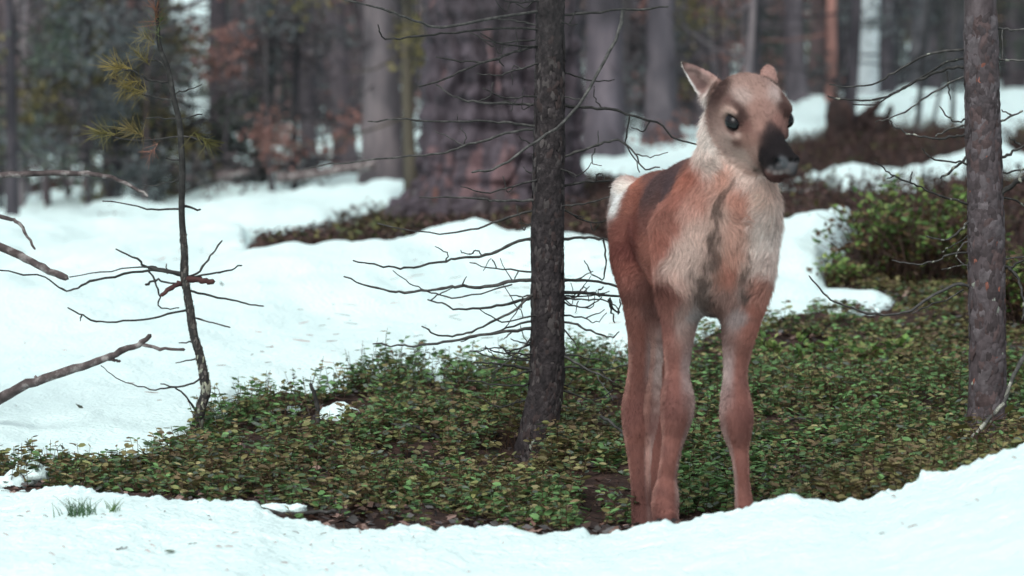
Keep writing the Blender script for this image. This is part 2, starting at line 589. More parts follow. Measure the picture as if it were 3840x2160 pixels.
def ell(c, r, A=np.eye(3), k=0.03, sub=False):
    """ellipsoid with radii r along the rows of A"""
    c = np.asarray(c, float); r = np.asarray(r, float)
    e = np.abs(A.T * r).sum(1) + 0.045
    sl, (x, y, z) = _box(c - e, c + e)
    q = [(A[i, 0] * (x - c[0]) + A[i, 1] * (y - c[1]) + A[i, 2] * (z - c[2])) for i in range(3)]
    k0 = np.sqrt(sum((q[i] / r[i]) ** 2 for i in range(3)))
    k1 = np.sqrt(sum((q[i] / r[i] ** 2) ** 2 for i in range(3))) + 1e-6
    d = k0 * (k0 - 1) / k1
    d = np.where(k0 < 0.3, -r.min() * 0.7, d)
    _put(sl, d.astype(np.float32), k, sub)


def chain(pts, k=0.02):
    """limb swept through (u, v, d, radius in metres), joined to the body in one go"""
    p = np.array([P(a[0], a[1], a[2]) for a in pts]); ra = np.array([a[3] for a in pts])
    q = resample(np.concatenate([p, ra[:, None]], 1), len(pts) * 4)
    q, rr = q[:, :3], q[:, 3]
    m = rr.max() + 0.045
    sl, (x, y, z) = _box(q.min(0) - m, q.max(0) + m)
    best = np.full(np.broadcast_shapes(x.shape, y.shape, z.shape), 1.0, np.float32)
    zz = z[0, 0]
    for i in range(len(q) - 1):
        a, b_ = q[i], q[i + 1]
        lo, hi = min(a[2], b_[2]) - m, max(a[2], b_[2]) + m
        k0, k1 = np.searchsorted(zz, lo), np.searchsorted(zz, hi)
        ab = b_ - a; L2 = ab @ ab + 1e-12
        zc = z[:, :, k0:k1]
        t = np.clip(((x - a[0]) * ab[0] + (y - a[1]) * ab[1] + (zc - a[2]) * ab[2]) / L2, 0, 1)
        d = np.sqrt((x - a[0] - t * ab[0]) ** 2 + (y - a[1] - t * ab[1]) ** 2 + (zc - a[2] - t * ab[2]) ** 2) - (rr[i] + (rr[i + 1] - rr[i]) * t)
        best[:, :, k0:k1] = np.minimum(best[:, :, k0:k1], d)
    _put(sl, best, k, False)


# body frame: the spine runs from the rump back to the chest
bx_ = P(2690, 860, 7.02) - P(2450, 840, 7.40); bx_[2] = 0
bx_ /= np.linalg.norm(bx_)
by_ = np.array([-bx_[1], bx_[0], 0.0]); by_ *= np.sign(by_[0])     # towards the photograph's right
BA = np.stack([bx_, by_, [0, 0, 1.0]])
ell(P(2660, 855, 7.07), (0.13, 0.087, 0.116), BA, 0.03)            # rib cage and shoulders
ell(P(2706, 870, 7.0), (0.080, 0.074, 0.105), BA, 0.05)           # chest
ell(P(2688, 1020, 7.01), (0.06, 0.056, 0.052), BA, 0.05)           # brisket
ell(P(2690, 1085, 7.03), (0.05, 0.048, 0.045), BA, 0.05)           # low brisket
ell(P(2610, 1050, 7.16), (0.13, 0.060, 0.060), BA, 0.05)           # belly
ell(P(2560, 880, 7.22), (0.15, 0.088, 0.105), BA, 0.05)            # barrel
ell(P(2462, 830, 7.39), (0.105, 0.077, 0.080), BA, 0.06)           # rump
rcone(P(2600, 712, 7.17), P(2480, 738, 7.36), 0.040, 0.034, 0.06)  # back line
rcone(P(2690, 670, 7.10), P(2610, 722, 7.18), 0.046, 0.043, 0.05)  # withers
# neck
rcone(P(2715, 760, 7.03), P(2752, 560, 7.00), 0.076, 0.050, 0.05)
rcone(P(2752, 560, 7.00), P(2765, 440, 7.00), 0.050, 0.045, 0.04)
rcone(P(2790, 760, 6.96), P(2775, 580, 6.97), 0.060, 0.038, 0.05)
# legs
RF = [(2548, 860, 7.03, .052), (2555, 980, 7.01, .049), (2553, 1090, 7.01, .043), (2549, 1190, 7.02, .0345), (2542, 1300, 7.03, .0270), (2540, 1395, 7.03, .0225), (2540, 1460, 7.02, .0275), (2541, 1515, 7.01, .0320), (2536, 1575, 7.01, .0285),
      (2525, 1645, 7.01, .0210), (2510, 1734, 7.0, .0178), (2501, 1800, 7.0, .0182), (2496, 1860, 6.99, .0245), (2494, 1905, 6.98, .0245), (2498, 1950, 6.95, .0225)]
LF = [(2818, 860, 6.99, .050), (2812, 980, 6.98, .047), (2797, 1090, 6.99, .043), (2780, 1190, 7.0, .0365), (2766, 1300, 7.02, .0280), (2758, 1400, 7.02, .0225), (2758, 1490, 7.01, .0275), (2762, 1555, 7.0, .0315), (2765, 1615, 7.0, .0270),
      (2772, 1685, 7.0, .0180), (2780, 1760, 6.99, .0145), (2785, 1830, 6.99, .0145), (2790, 1890, 6.98, .0170), (2794, 1930, 6.96, .0175), (2798, 1965, 6.94, .0165)]
RH = [(2425, 850, 7.41, .074), (2408, 960, 7.375, .062), (2404, 1050, 7.36, .047), (2408, 1150, 7.37, .036), (2412, 1260, 7.385, .0300), (2411, 1370, 7.40, .0280), (2402, 1460, 7.415, .0300), (2393, 1530, 7.42, .0325), (2389, 1600, 7.415, .0285),
      (2388, 1680, 7.41, .0210), (2393, 1760, 7.405, .0175), (2397, 1830, 7.40, .0160), (2400, 1900, 7.395, .0170), (2402, 1970, 7.38, .0170), (2404, 2000, 7.37, .0165)]
LH = [(2540, 850, 7.40, .070), (2530, 960, 7.37, .058), (2524, 1060, 7.36, .044), (2512, 1200, 7.375, .032), (2498, 1350, 7.40, .027), (2484, 1460, 7.415, .028), (2476, 1530, 7.42, .029), (2472, 1600, 7.415, .024),
      (2468, 1700, 7.41, .0190), (2462, 1800, 7.405, .0175), (2460, 1900, 7.41, .0170), (2460, 1990, 7.38, .0170)]
for L_ in (RF, LF, RH, LH):
    chain(L_, 0.022)
# tail
rcone(P(2352, 715, 7.46), P(2318, 800, 7.50), 0.028, 0.020, 0.03)

# head frame
HC = P(2812, 392, 6.95)
hf = np.array([0.345, -0.765, -0.545]); hf /= np.linalg.norm(hf)
hs_ = np.cross(hf, [0, 0, 1.0]); hs_ /= np.linalg.norm(hs_)
hs_ = hs_ * np.sign(hs_[0])
hs_ = hs_ + 0.05 * np.array([0, 0, 1.0]); hs_ -= hf * (hs_ @ hf); hs_ /= np.linalg.norm(hs_)
hu = np.cross(hs_, hf); hu *= np.sign(hu[2])
HA = np.stack([hf, hs_, hu])


def H(a, b, c):
    return HC + a * hf + b * hs_ + c * hu


ell(H(0, 0, -0.002), (0.064, 0.061, 0.053), HA, 0.03)
ell(H(0.032, 0, 0.006), (0.046, 0.058, 0.040), HA, 0.03)           # broad forehead
rcone(H(-0.02, 0, -0.03), P(2755, 470, 7.0), 0.05, 0.046, 0.04)
rcone(H(0.045, 0, -0.018), H(0.130, 0, -0.022), 0.043, 0.025, 0.03)
ell(H(0.146, 0, -0.024), (0.034, 0.0285, 0.0265), HA, 0.02)        # muzzle
ell(H(0.162, 0, -0.018), (0.019, 0.0285, 0.0215), HA, 0.012)
for s in (-1, 1):
    ell(H(0.163, s * 0.0150, -0.0345), (0.015, 0.0165, 0.0125), HA, 0.008)   # upper lip
    ell(H(0.170, s * 0.0175, -0.0065), (0.010, 0.010, 0.009), HA, 0.008)     # nostril wing
rcone(H(0.0, 0, -0.052), H(0.125, 0, -0.050), 0.036, 0.017, 0.02)  # lower jaw
ell(H(0.146, 0, -0.0555), (0.019, 0.0185, 0.0115), HA, 0.010)      # chin
for s in (-1, 1):
    ell(H(0.018, s * 0.034, -0.042), (0.046, 0.028, 0.036), HA, 0.03)   # cheek
    ell(H(0.036, s * 0.052, 0.019), (0.020, 0.010, 0.007), HA, 0.012)   # upper lid
    ell(H(0.052, s * 0.047, -0.027), (0.020, 0.011, 0.008), HA, 0.012)  # lower lid
    rcone(H(0.162, s * 0.012, -0.0462), H(0.120, s * 0.028, -0.042), 0.0026, 0.0020, 0.004, True)
    ell(H(0.178, s * 0.0185, -0.0055), (0.010, 0.0060, 0.0050), HA, 0.004, True)  # nostril
    ell(H(0.049, s * 0.0650, -0.004), (0.0195, 0.015, 0.0150), HA, 0.006, True)   # eye socket
rcone(H(0.163, 0.012, -0.0462), H(0.163, -0.012, -0.0462), 0.0028, 0.0028, 0.004, True)


def ear(base, tip, face, width, thick, prof, cup=True):
    base = np.asarray(base); tip = np.asarray(tip)
    ax = (tip - base); L = np.linalg.norm(ax); ax /= L
    n = face - ax * (face @ ax); n /= np.linalg.norm(n)
    sdv = np.cross(ax, n)
    A = np.stack([ax, sdv, n])
    for t, wd in prof:
        ell(base + ax * L * t, (L * 0.17, width * wd, thick * (1.3 - 0.75 * t)), A, 0.008)
    if cup:
        for t, wd in ((0.24, 0.62), (0.40, 0.66), (0.56, 0.55), (0.70, 0.38)):
            ell(base + ax * L * t + n * thick * 0.85, (L * 0.16, width * wd, thick * 0.75), A, 0.005, True)
    return A


eb1, et1 = P(2676, 345, 7.0), P(2570, 246, 7.02)
EA1 = ear(eb1, et1, np.array([-0.28, -0.85, -0.45]), 0.0275, 0.010, ((0.0, 1.05), (0.18, 1.0), (0.36, 0.92), (0.54, 0.76), (0.70, 0.56), (0.84, 0.36), (0.95, 0.16)))
eb2, et2 = P(2880, 325, 7.02), P(2888, 247, 7.06)
EA2 = ear(eb2, et2, np.array([0.30, -0.9, 0.1]), 0.0185, 0.009, ((0.0, 0.9), (0.2, 1.0), (0.45, 1.0), (0.65, 0.85), (0.83, 0.6)), False)

_G = vdb.FloatGrid(0.05)
_G.copyFromArray(SD)
bp_, bq_ = _G.convertToQuads(0.0)
BV = bp_.astype(np.float64) * VH + _lo
BF = bq_.astype(np.int64)[:, ::-1]
# drop stray islands: keep it simple, smooth the voxel steps
_e = np.concatenate([BF[:, [0, 1]], BF[:, [1, 2]], BF[:, [2, 3]], BF[:, [3, 0]]])
_deg = np.bincount(_e.ravel(), minlength=len(BV)).astype(float)
_sm = np.where(BV[:, 2] < 0.40, 0.5, 0.0)[:, None]
for _i in range(12):
    acc = np.stack([np.bincount(_e[:, 0], BV[_e[:, 1], i], len(BV)) + np.bincount(_e[:, 1], BV[_e[:, 0], i], len(BV)) for i in range(3)], -1)
    _k = np.full((len(BV), 1), 0.5) if _i < 3 else _sm
    BV = BV * (1 - _k) + _k * acc / _deg[:, None]
_fn = np.cross(BV[BF[:, 2]] - BV[BF[:, 0]], BV[BF[:, 3]] - BV[BF[:, 1]])
BN = np.stack([sum(np.bincount(BF[:, j], _fn[:, i], len(BV)) for j in range(4)) for i in range(3)], -1)
BN /= np.linalg.norm(BN, axis=1)[:, None] + 1e-12
if (BN * (BV - BV.mean(0))).sum(1).mean() < 0:
    BF = BF[:, ::-1]; BN = -BN

# coat colours over the animal, with some light and shade painted in
C_ = lambda r, g, b: lin((r, g, b))
BC = np.tile(C_(150, 98, 84), (len(BV), 1))
hq = (BV - HC) @ HA.T                                              # head coordinates
_u, _v = UV(BV)
bloc = (BV - P(2560, 850, 7.2)) @ BA.T                             # body coordinates


def paint(mask, col):
    global BC
    m = np.clip(mask, 0, 1)[:, None]
    BC = BC * (1 - m) + np.asarray(col) * m


def blob(c, r, soft=0.6):
    q = np.linalg.norm((BV - np.asarray(c)) / np.asarray(r), axis=1)
    return 1 - sstep(q, 1 - soft, 1.0)


def hblob(a, b, c, r, soft=0.6):
    q = np.linalg.norm((hq - np.array([a, b, c])) / np.asarray(r), axis=1)
    return 1 - sstep(q, 1 - soft, 1.0)


nzv = fbm(BV[:, 0] * 40, BV[:, 1] * 40, BV[:, 2] * 40, 41, 3)
onhead = 1 - sstep(np.linalg.norm((hq - np.array([0.06, 0, -0.01])) / np.array([0.16, 0.10, 0.088]), axis=1), 0.85, 1.0)
onhead_fur = 1 - sstep(np.linalg.norm((hq - np.array([0.06, 0, -0.01])) / np.array([0.16, 0.10, 0.088]), axis=1), 0.68, 1.12)
_vis = np.where((BN * (BV - np.array([0, 0, ZC]))).sum(1) < 0)[0]


def skin_at(u, v):
    i = _vis[(np.abs(_u[_vis] - u) < 7) & (np.abs(_v[_vis] - v) < 7)]
    if len(i) == 0:
        i = _vis[np.argsort((_u[_vis] - u) ** 2 + (_v[_vis] - v) ** 2)[:6]]
    return BV[i[np.argmin(BV[i, 1])]]


def coat(marks, mask, rag=0.0, gain=1.0, k=1.0, pw=4.0, sz=1.6):
    """blend coat marks, each a patch of skin that shows at photo pixel (u, v), over the masked skin"""
    global BC
    sel = np.where(mask > 0.01)[0]
    X_ = BV[sel]
    num = np.zeros((len(sel), 3)); den = np.full(len(sel), 1e-4)
    for (u, v, px, col) in marks:
        c = skin_at(u, v)
        r_ = px * k * 0.000493
        q = np.linalg.norm((X_ - c) / np.array([1, 1.7, 1.0]), axis=1) / r_ + rag * nzv[sel]
        wgt = (45.0 / px) ** sz * gain / (1 + np.maximum(q, 0) ** 2) ** pw
        num += wgt[:, None] * C_(*col); den += wgt
    m = mask[sel][:, None]
    BC[sel] = BC[sel] * (1 - m) + m * num / den[:, None]


# flanks red brown, back dark
paint(sstep(bloc[:, 0], 0.06, -0.08) * sstep(BV[:, 2], 0.28, 0.36), C_(128, 76, 64))
paint(blob(P(2540, 690, 7.22), (0.13, 0.17, 0.055), 0.8), C_(80, 64, 66))
front = sstep(bloc[:, 0], 0.05, 0.16)
paint(blob(P(2680, 860, 6.95), (0.125, 0.20, 0.20), 0.55) * front, C_(198, 168, 154))
paint(blob(P(2740, 560, 6.96), (0.09, 0.12, 0.085), 0.6) * (1 - onhead * 0.5), C_(210, 190, 178))
WV = np.zeros(len(BV))


def whorl_field():
    for (u, v, px, a) in WHORL:
        q = np.linalg.norm((BV - skin_at(u, v)) / np.array([1, 1.6, 1.15]), axis=1) / (px * 1.25 * 0.000493)
        np.maximum(WV, a * (1 - sstep(q, 0.35, 1.0)), out=WV)


# legs
legs = sstep(BV[:, 2], 0.40, 0.30)
paint(legs * 0.9, C_(118, 77, 69))
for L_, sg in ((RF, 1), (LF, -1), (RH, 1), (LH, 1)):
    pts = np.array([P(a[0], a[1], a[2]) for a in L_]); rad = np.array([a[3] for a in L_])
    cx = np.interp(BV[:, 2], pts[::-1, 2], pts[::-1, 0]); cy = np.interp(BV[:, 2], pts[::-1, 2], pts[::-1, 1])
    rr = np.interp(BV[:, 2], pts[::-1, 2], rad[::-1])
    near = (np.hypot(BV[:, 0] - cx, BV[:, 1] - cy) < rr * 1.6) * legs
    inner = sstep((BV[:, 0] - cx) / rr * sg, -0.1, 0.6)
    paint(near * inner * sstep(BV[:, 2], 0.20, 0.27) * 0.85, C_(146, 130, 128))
    paint(near * sstep((BV[:, 0] - cx) / rr * sg, 0.5, 1.0) * 0.5, C_(190, 172, 166))  # pale inner rim: light on the leg put into the colour
    paint(near * sstep(-(BV[:, 0] - cx) / rr * sg, 0.65, 1.05) * 0.55, C_(194, 148, 134))  # pale outer rim, painted light as well
    zk = P(L_[7][0], L_[7][1], L_[7][2])[2]
    paint(near * (0.45 + 1.2 * nzv) * 0.4, C_(88, 60, 56))
    paint(near * np.exp(-((BV[:, 2] - zk) / 0.035) ** 2) * 0.6 * (1 - inner * .6), C_(100, 64, 60))
    paint(near * sstep(BV[:, 2], 0.09, 0.0) * 0.7, C_(84, 55, 52))
paint(blob(P(2655, 1260, 7.2), (0.06, 0.3, 0.06)) * 0.6, C_(110, 84, 80))
BODY = [  # body marks
    (2342, 768, 60, (134, 82, 68)), (2357, 876, 55, (112, 62, 55)), (2357, 949, 42, (98, 54, 49)), (2328, 860, 36, (126, 76, 66)), (2393, 1094, 42, (116, 76, 69)), (2357, 1058, 30, (140, 88, 78)), (2386, 672, 32, (166, 104, 84)),
    (2451, 690, 48, (86, 66, 66)), (2502, 700, 52, (82, 66, 69)), (2462, 745, 48, (94, 68, 65)), (2531, 672, 34, (90, 70, 71)), (2446, 811, 40, (116, 74, 66)), (2500, 800, 34, (146, 98, 86)),
    (2565, 670, 48, (176, 114, 96)), (2540, 740, 44, (172, 114, 99)), (2512, 830, 40, (166, 112, 98)), (2470, 890, 45, (158, 102, 88)), (2446, 966, 50, (154, 98, 84)), (2451, 1035, 45, (148, 94, 82)), (2502, 1094, 32, (110, 70, 62)),
    (2676, 536, 48, (222, 211, 204)), (2755, 594, 48, (206, 182, 171)), (2661, 605, 30, (216, 198, 188)), (2705, 644, 30, (198, 150, 132)), (2821, 660, 42, (206, 184, 174)), (2864, 739, 46, (216, 188, 174)), (2784, 739, 32, (194, 140, 122)),
    (2610, 730, 36, (190, 140, 124)), (2574, 768, 45, (196, 152, 138)), (2603, 862, 58, (206, 178, 166)), (2560, 912, 48, (206, 182, 171)), (2574, 985, 42, (202, 176, 165)), (2538, 1058, 24, (196, 162, 150)),
    (2864, 840, 60, (221, 202, 193)), (2884, 912, 50, (224, 208, 200)), (2850, 985, 36, (204, 184, 175)),
    (2763, 804, 36, (184, 132, 115)), (2770, 876, 46, (196, 152, 136)), (2748, 956, 46, (192, 144, 127)), (2734, 1014, 36, (168, 110, 94)), (2719, 1130, 34, (150, 116, 107)), (2690, 1150, 24, (112, 84, 76)), (2680, 1200, 24, (104, 82, 77)),
    (2905, 800, 40, (216, 194, 184)), (2900, 700, 40, (206, 178, 166)), (2895, 970, 36, (206, 186, 178)), (2850, 1060, 36, (168, 118, 104)), (2640, 570, 36, (214, 196, 186)), (2640, 500, 30, (218, 204, 196)), (2640, 430, 26, (220, 207, 200)), (2632, 400, 18, (218, 206, 200)), (2655, 395, 18, (190, 165, 155)), (2340, 1000, 34, (128, 76, 66)),
    (2312, 738, 26, (226, 228, 226)), (2304, 768, 22, (218, 219, 217)), (2338, 705, 15, (214, 206, 198)), (2370, 740, 24, (138, 84, 70)), (2420, 655, 26, (110, 76, 70)), (2570, 625, 26, (120, 84, 76)),
]
WHORL = [  # dark hairs in a ragged line down the chest
    (2750, 668, 11, .8), (2734, 690, 12, .95), (2719, 710, 14, 1), (2704, 730, 16, 1), (2690, 755, 20, .9), (2678, 789, 26, .75), (2680, 840, 24, .65), (2680, 884, 26, .95), (2668, 925, 28, .9), (2680, 965, 26, .9), (2655, 985, 34, .75), (2632, 1043, 40, .8), (2610, 1094, 40, .75), (2650, 1110, 40, .9), (2600, 1030, 30, .5), (2630, 1150, 30, .7),
    (2813, 949, 20, .6), (2813, 992, 28, .7), (2795, 1030, 30, .8), (2795, 1095, 32, .85), (2830, 1060, 26, .45), (2800, 1140, 26, .6)]
BODY += [(2690, 800, 30, (186, 156, 143)), (2680, 900, 30, (178, 148, 136)), (2650, 1000, 34, (176, 150, 139)), (2620, 1080, 34, (150, 130, 122)), (2690, 1021, 22, (140, 98, 84)), (2800, 1000, 28, (186, 158, 146)), (2800, 1090, 26, (140, 120, 114))]
BODY += [(2500, 1160, 30, (140, 92, 82)), (2560, 1170, 26, (150, 122, 114)), (2600, 1180, 20, (150, 140, 138)), (2760, 1180, 26, (148, 132, 130)), (2830, 1150, 26, (164, 106, 92)), (2850, 1110, 24, (176, 124, 110)), (2370, 1180, 30, (136, 90, 80)), (2430, 1180, 28, (116, 82, 76)), (2480, 1230, 26, (134, 88, 80)), (2830, 1230, 22, (160, 104, 92)), (2580, 1240, 20, (150, 126, 120))]
coat(BODY, sstep(BV[:, 2], 0.31, 0.385) * (1 - onhead), 0.28, k=1.0, pw=3.2)
whorl_field()
paint(WV * 0.5 * (1 - onhead), C_(104, 86, 79))
# head
paint(onhead, C_(168, 131, 119))
HM = (
    (2805, 295, 60, (192, 158, 146)), (2848, 329, 52, (186, 151, 139)), (2782, 352, 42, (210, 186, 177)), (2914, 349, 34, (212, 190, 183)), (2838, 405, 46, (177, 136, 124)), (2880, 400, 34, (182, 142, 131)),  # pale forehead patches carry highlights painted into the coat
    (2692, 345, 32, (84, 62, 58)), (2706, 312, 28, (92, 70, 66)), (2722, 378, 28, (128, 97, 90)), (2754, 394, 25, (96, 70, 65)), (2773, 418, 24, (72, 51, 48)), (2784, 446, 23, (78, 56, 53)), (2774, 470, 14, (66, 48, 46)),
    (2944, 395, 23, (98, 71, 66)), (2954, 420, 16, (80, 57, 53)), (2944, 358, 16, (120, 90, 84)),
    (2719, 414, 17, (224, 188, 173)), (2738, 414, 14, (222, 186, 171)), (2751, 427, 8, (206, 168, 154)),
    (2745, 495, 18, (146, 110, 103)), (2727, 517, 15, (206, 176, 164)), (2757, 507, 13, (214, 182, 169)), (2742, 514, 12, (208, 176, 163)), (2725, 545, 28, (192, 163, 152)), (2756, 540, 20, (138, 100, 92)), (2798, 535, 40, (166, 125, 113)), (2790, 480, 28, (148, 105, 96)), (2822, 578, 30, (178, 143, 131)), (2780, 590, 30, (200, 172, 160)),
    (2842, 458, 34, (180, 138, 126)), (2921, 445, 22, (174, 128, 118)), (2950, 480, 18, (176, 130, 120)),
    (2894, 474, 26, (74, 61, 62)), (2898, 502, 40, (45, 40, 43)), (2921, 518, 36, (42, 38, 41)), (2888, 545, 50, (33, 30, 33)), (2938, 545, 42, (38, 34, 36)), (2960, 530, 20, (44, 39, 41)), (2880, 610, 24, (28, 25, 27)), (2865, 578, 32, (29, 26, 29)), (2856, 560, 18, (34, 30, 33)), (2846, 596, 16, (34, 30, 33)), (2900, 590, 34, (27, 24, 27)), (2858, 611, 24, (40, 34, 36)), (2956, 566, 24, (36, 33, 35)),
    (2939, 591, 13, (98, 101, 106)), (2934, 612, 15, (92, 97, 102)), (2947, 618, 13, (98, 102, 107)), (2886, 632, 11, (104, 99, 101)), (2972, 626, 12, (128, 124, 128)), (2912, 630, 11, (98, 95, 98)),
    (2878, 647, 7, (124, 110, 108)), (2904, 653, 7, (150, 138, 136)), (2935, 652, 7, (150, 138, 136)), (2958, 647, 7, (140, 128, 127)),
    (2912, 672, 18, (90, 57, 54)), (2875, 660, 14, (104, 72, 67)), (2940, 668, 14, (88, 57, 54)),
    (2898, 594, 11, (9, 8, 9)), (2968, 592, 8, (9, 8, 9)),  # near-black nostrils, shade of the hollows put into the colour
)
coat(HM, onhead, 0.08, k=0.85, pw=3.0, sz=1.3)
BC *= (1 - 0.46 * onhead)[:, None]
for s in (-1, 1):
    paint(hblob(0.049, s * 0.063, -0.004, (0.0245, 0.020, 0.0185), 0.45), C_(26, 20, 20))
# ears
onear = np.zeros(len(BV))
for base, tip, A, sgn in ((eb1, et1, EA1, 1), (eb2, et2, EA2, 1)):
    q = (BV - base) @ A.T
    L = np.linalg.norm(tip - base)
    inr = ((q[:, 0] > 0.006) & (q[:, 0] < L * 1.15) & (np.abs(q[:, 1]) < 0.034) & (np.abs(q[:, 2]) < 0.022)) * sstep(q[:, 0], 0.006, 0.02)
    onear = np.maximum(onear, inr)
    paint(inr, C_(168, 132, 122))
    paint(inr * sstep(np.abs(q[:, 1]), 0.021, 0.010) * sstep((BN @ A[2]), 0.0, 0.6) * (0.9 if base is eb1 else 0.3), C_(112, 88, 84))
EAR = ((2626, 380, 14, (222, 212, 206)), (2640, 420, 18, (220, 208, 201)), (2650, 350, 22, (150, 118, 110)), (2668, 318, 14, (176, 140, 128)), (2640, 290, 16, (150, 122, 116)), (2610, 285, 14, (116, 92, 88)), (2625, 320, 14, (104, 80, 77)), (2600, 275, 12, (124, 100, 96)), (2608, 305, 12, (112, 88, 84)), (2640, 345, 12, (118, 90, 86)), (2660, 370, 16, (190, 160, 148)))
coat(EAR, onear * (BV[:, 0] < P(2720, 300, 7.0)[0]), 0.0, k=0.9)
q = (BV - eb1) @ EA1.T
_L = np.linalg.norm(et1 - eb1)
_sg = 1.0 if EA1[1] @ np.array([-.7, 0, -.7]) > 0 else -1.0
_half = 0.0275 * np.interp(q[:, 0] / _L, [0, .36, .7, .95, 1.1], [1.05, .92, .56, .2, .05])
paint(onear * sstep(q[:, 1] * _sg / _half, 0.62, 0.9) * (np.abs(q[:, 2]) < 0.03) * (BV[:, 0] < P(2700, 300, 7.0)[0]), C_(226, 218, 215))
BC = BC * 0.88 + 0.12 * BC.mean(1)[:, None]
BC = np.clip(BC * (1 + 0.10 * nzv[:, None]), 0.004, 0.85) * 1.0

root = thing('reindeer_calf', 'brown reindeer calf with black muzzle and pale chest standing behind the snow bank', 'reindeer calf', P(2600, 1990, 7.1))
M['coat'] = mat_tint('coat_skin', 0.85, 0.1)
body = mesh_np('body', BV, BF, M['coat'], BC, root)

M['eye'], t_, b_ = new_mat('eye_dark', 0.16, 0.28)
b_.inputs['Base Color'].default_value = (0.004, 0.004, 0.005, 1)
M['hoof'] = mat_noise('hoof_horn', [(0.015, 0.013, 0.013), (0.04, 0.034, 0.032)], 60, rough=0.5, tint=False)


def ball(nu=20, nv=12):
    th = np.linspace(0, math.pi, nv + 1)[:, None]; ph = (np.arange(nu) * 2 * math.pi / nu)[None]
    v = np.stack([np.sin(th) * np.cos(ph), np.sin(th) * np.sin(ph), np.cos(th) + 0 * ph], -1).reshape(-1, 3)
    i = np.arange(nv)[:, None] * nu; j = np.arange(nu)[None]; k = (j + 1) % nu
    return v, np.stack([i + j, i + nu + j, i + nu + k, i + k], -1).reshape(-1, 4)


bv, bf = ball()
for s in (-1, 1):
    mesh_np('eye', bv * np.array([0.0185, 0.0155, 0.0155]) @ HA + H(0.0470, s * 0.0530, -0.004), bf, M['eye'], None, root)
for L_ in (RF, LF, RH, LH):                                         # cloven hooves, mostly under snow and leaves
    e = P(L_[-1][0], L_[-1][1], L_[-1][2]); mb = MB()
    for s in (-1, 1):
        vv = bv * np.array([0.012, 0.026, 0.022]) + np.array([s * 0.0125, -0.014, -0.016])
        vv[:, 2] = np.maximum(vv[:, 2], -0.028)
        mb.add(vv + e, bf)
    mb.build('hoof', M['hoof'], root)

# fur: one strand per sampled spot, combed along the body
NF = 190000
fi = rng.integers(0, len(BF), NF)
a_, b__ = rng.random(NF)[:, None], rng.random(NF)[:, None]
q4 = BF[fi]
wt = [(1 - a_) * (1 - b__), a_ * (1 - b__), a_ * b__, (1 - a_) * b__]
fp = sum(wt[i] * BV[q4[:, i]] for i in range(4))
fn = sum(wt[i] * BN[q4[:, i]] for i in range(4)); fn /= np.linalg.norm(fn, axis=1)[:, None]
fc = sum(wt[i] * BC[q4[:, i]] for i in range(4))
fh = sum(wt[i] * onhead_fur[q4[:, i]][:, None] for i in range(4))
fw = sum(wt[i][:, 0] * WV[q4[:, i]] for i in range(4))
fe = sum(wt[i][:, 0] * onear[q4[:, i]] for i in range(4))
fq = (fp - HC) @ HA.T
fb = (fp - P(2560, 850, 7.2)) @ BA.T
leg = sstep(fp[:, 2], 0.42, 0.30)
length = 0.0095 * (1 - leg) + 0.0068 * leg
chestw = sstep(fb[:, 0], 0.08, 0.18) * sstep(fp[:, 2], 0.36, 0.44) * (1 - fh[:, 0])
length = length + 0.009 * chestw * sstep(fp[:, 2], 0.36, 0.46)
length = length * (1 - fh[:, 0]) + fh[:, 0] * 0.0055
tailw = np.linalg.norm((fp - P(2318, 750, 7.48)) / np.array([.04, .1, .06]), axis=1) < 1
length = np.where(tailw, 0.012, length)
nose = sstep(fq[:, 0], 0.135, 0.16) * fh[:, 0]
length = length * (1 - 0.75 * nose)
length = length * (1 - fe) + 0.0045 * fe
eyed = np.minimum(np.linalg.norm(fq - np.array([0.049, 0.064, -0.004]), axis=1), np.linalg.norm(fq - np.array([0.049, -0.064, -0.004]), axis=1))
pad = (fq[:, 0] > 0.168) & (np.abs(fq[:, 1]) < 0.02) & (fq[:, 2] > -0.03) & (fq[:, 2] < 0.004)
comb = np.tile(-bx_ * 0.8 + np.array([0, 0, -0.45]), (NF, 1))
down = np.array([0, -0.1, -1.0])
comb = comb * (1 - leg[:, None]) + down * leg[:, None]
cdir = np.stack([-0.30 * (fp[:, 0] - P(2690, 900, 6.95)[0]) / 0.08, np.full(NF, -0.2), np.full(NF, -1.0)], -1)
comb = comb * (1 - chestw[:, None]) + cdir * chestw[:, None]
hd = -hf + 0.35 * np.sign(fq[:, 1:2]) * hs_ * 0.5
comb = comb * (1 - fh) + hd * fh
ead = (et1 - eb1) / np.linalg.norm(et1 - eb1)
comb = comb * (1 - fe[:, None]) + ead * fe[:, None]
comb += (0.5 + 0.35 * chestw[:, None]) * np.stack([fbm(fp[:, 0] * 22, fp[:, 1] * 22, fp[:, 2] * 22, s, 3) for s in (51, 52, 53)], -1)
tg = comb - fn * (comb * fn).sum(1)[:, None]
tg /= np.linalg.norm(tg, axis=1)[:, None] + 1e-9
lift = (0.30 + 0.12 * chestw)[:, None]
dr = tg * 0.9 + fn * lift + 0.16 * rng.normal(size=(NF, 3))
dr /= np.linalg.norm(dr, axis=1)[:, None]
length = length * rng.uniform(0.65, 1.25, NF)
ok = (eyed > 0.017) & ~pad & (length > 0.001) & (fp[:, 2] > -0.07)
fp, fn, fc, dr, tg, length = fp[ok], fn[ok], fc[ok], dr[ok], tg[ok], length[ok]
n_ = len(fp)
cw_ = chestw[ok]
fw = fw[ok] * (1 - fh[ok][:, 0])
lg_ = leg[ok]
streak = fbm(fp[:, 0] * 170, fp[:, 1] * 60, fp[:, 2] * 45, 91, 2) * 0.45 + 0.5
K_ = 4
tt = np.linspace(0, 1, K_)
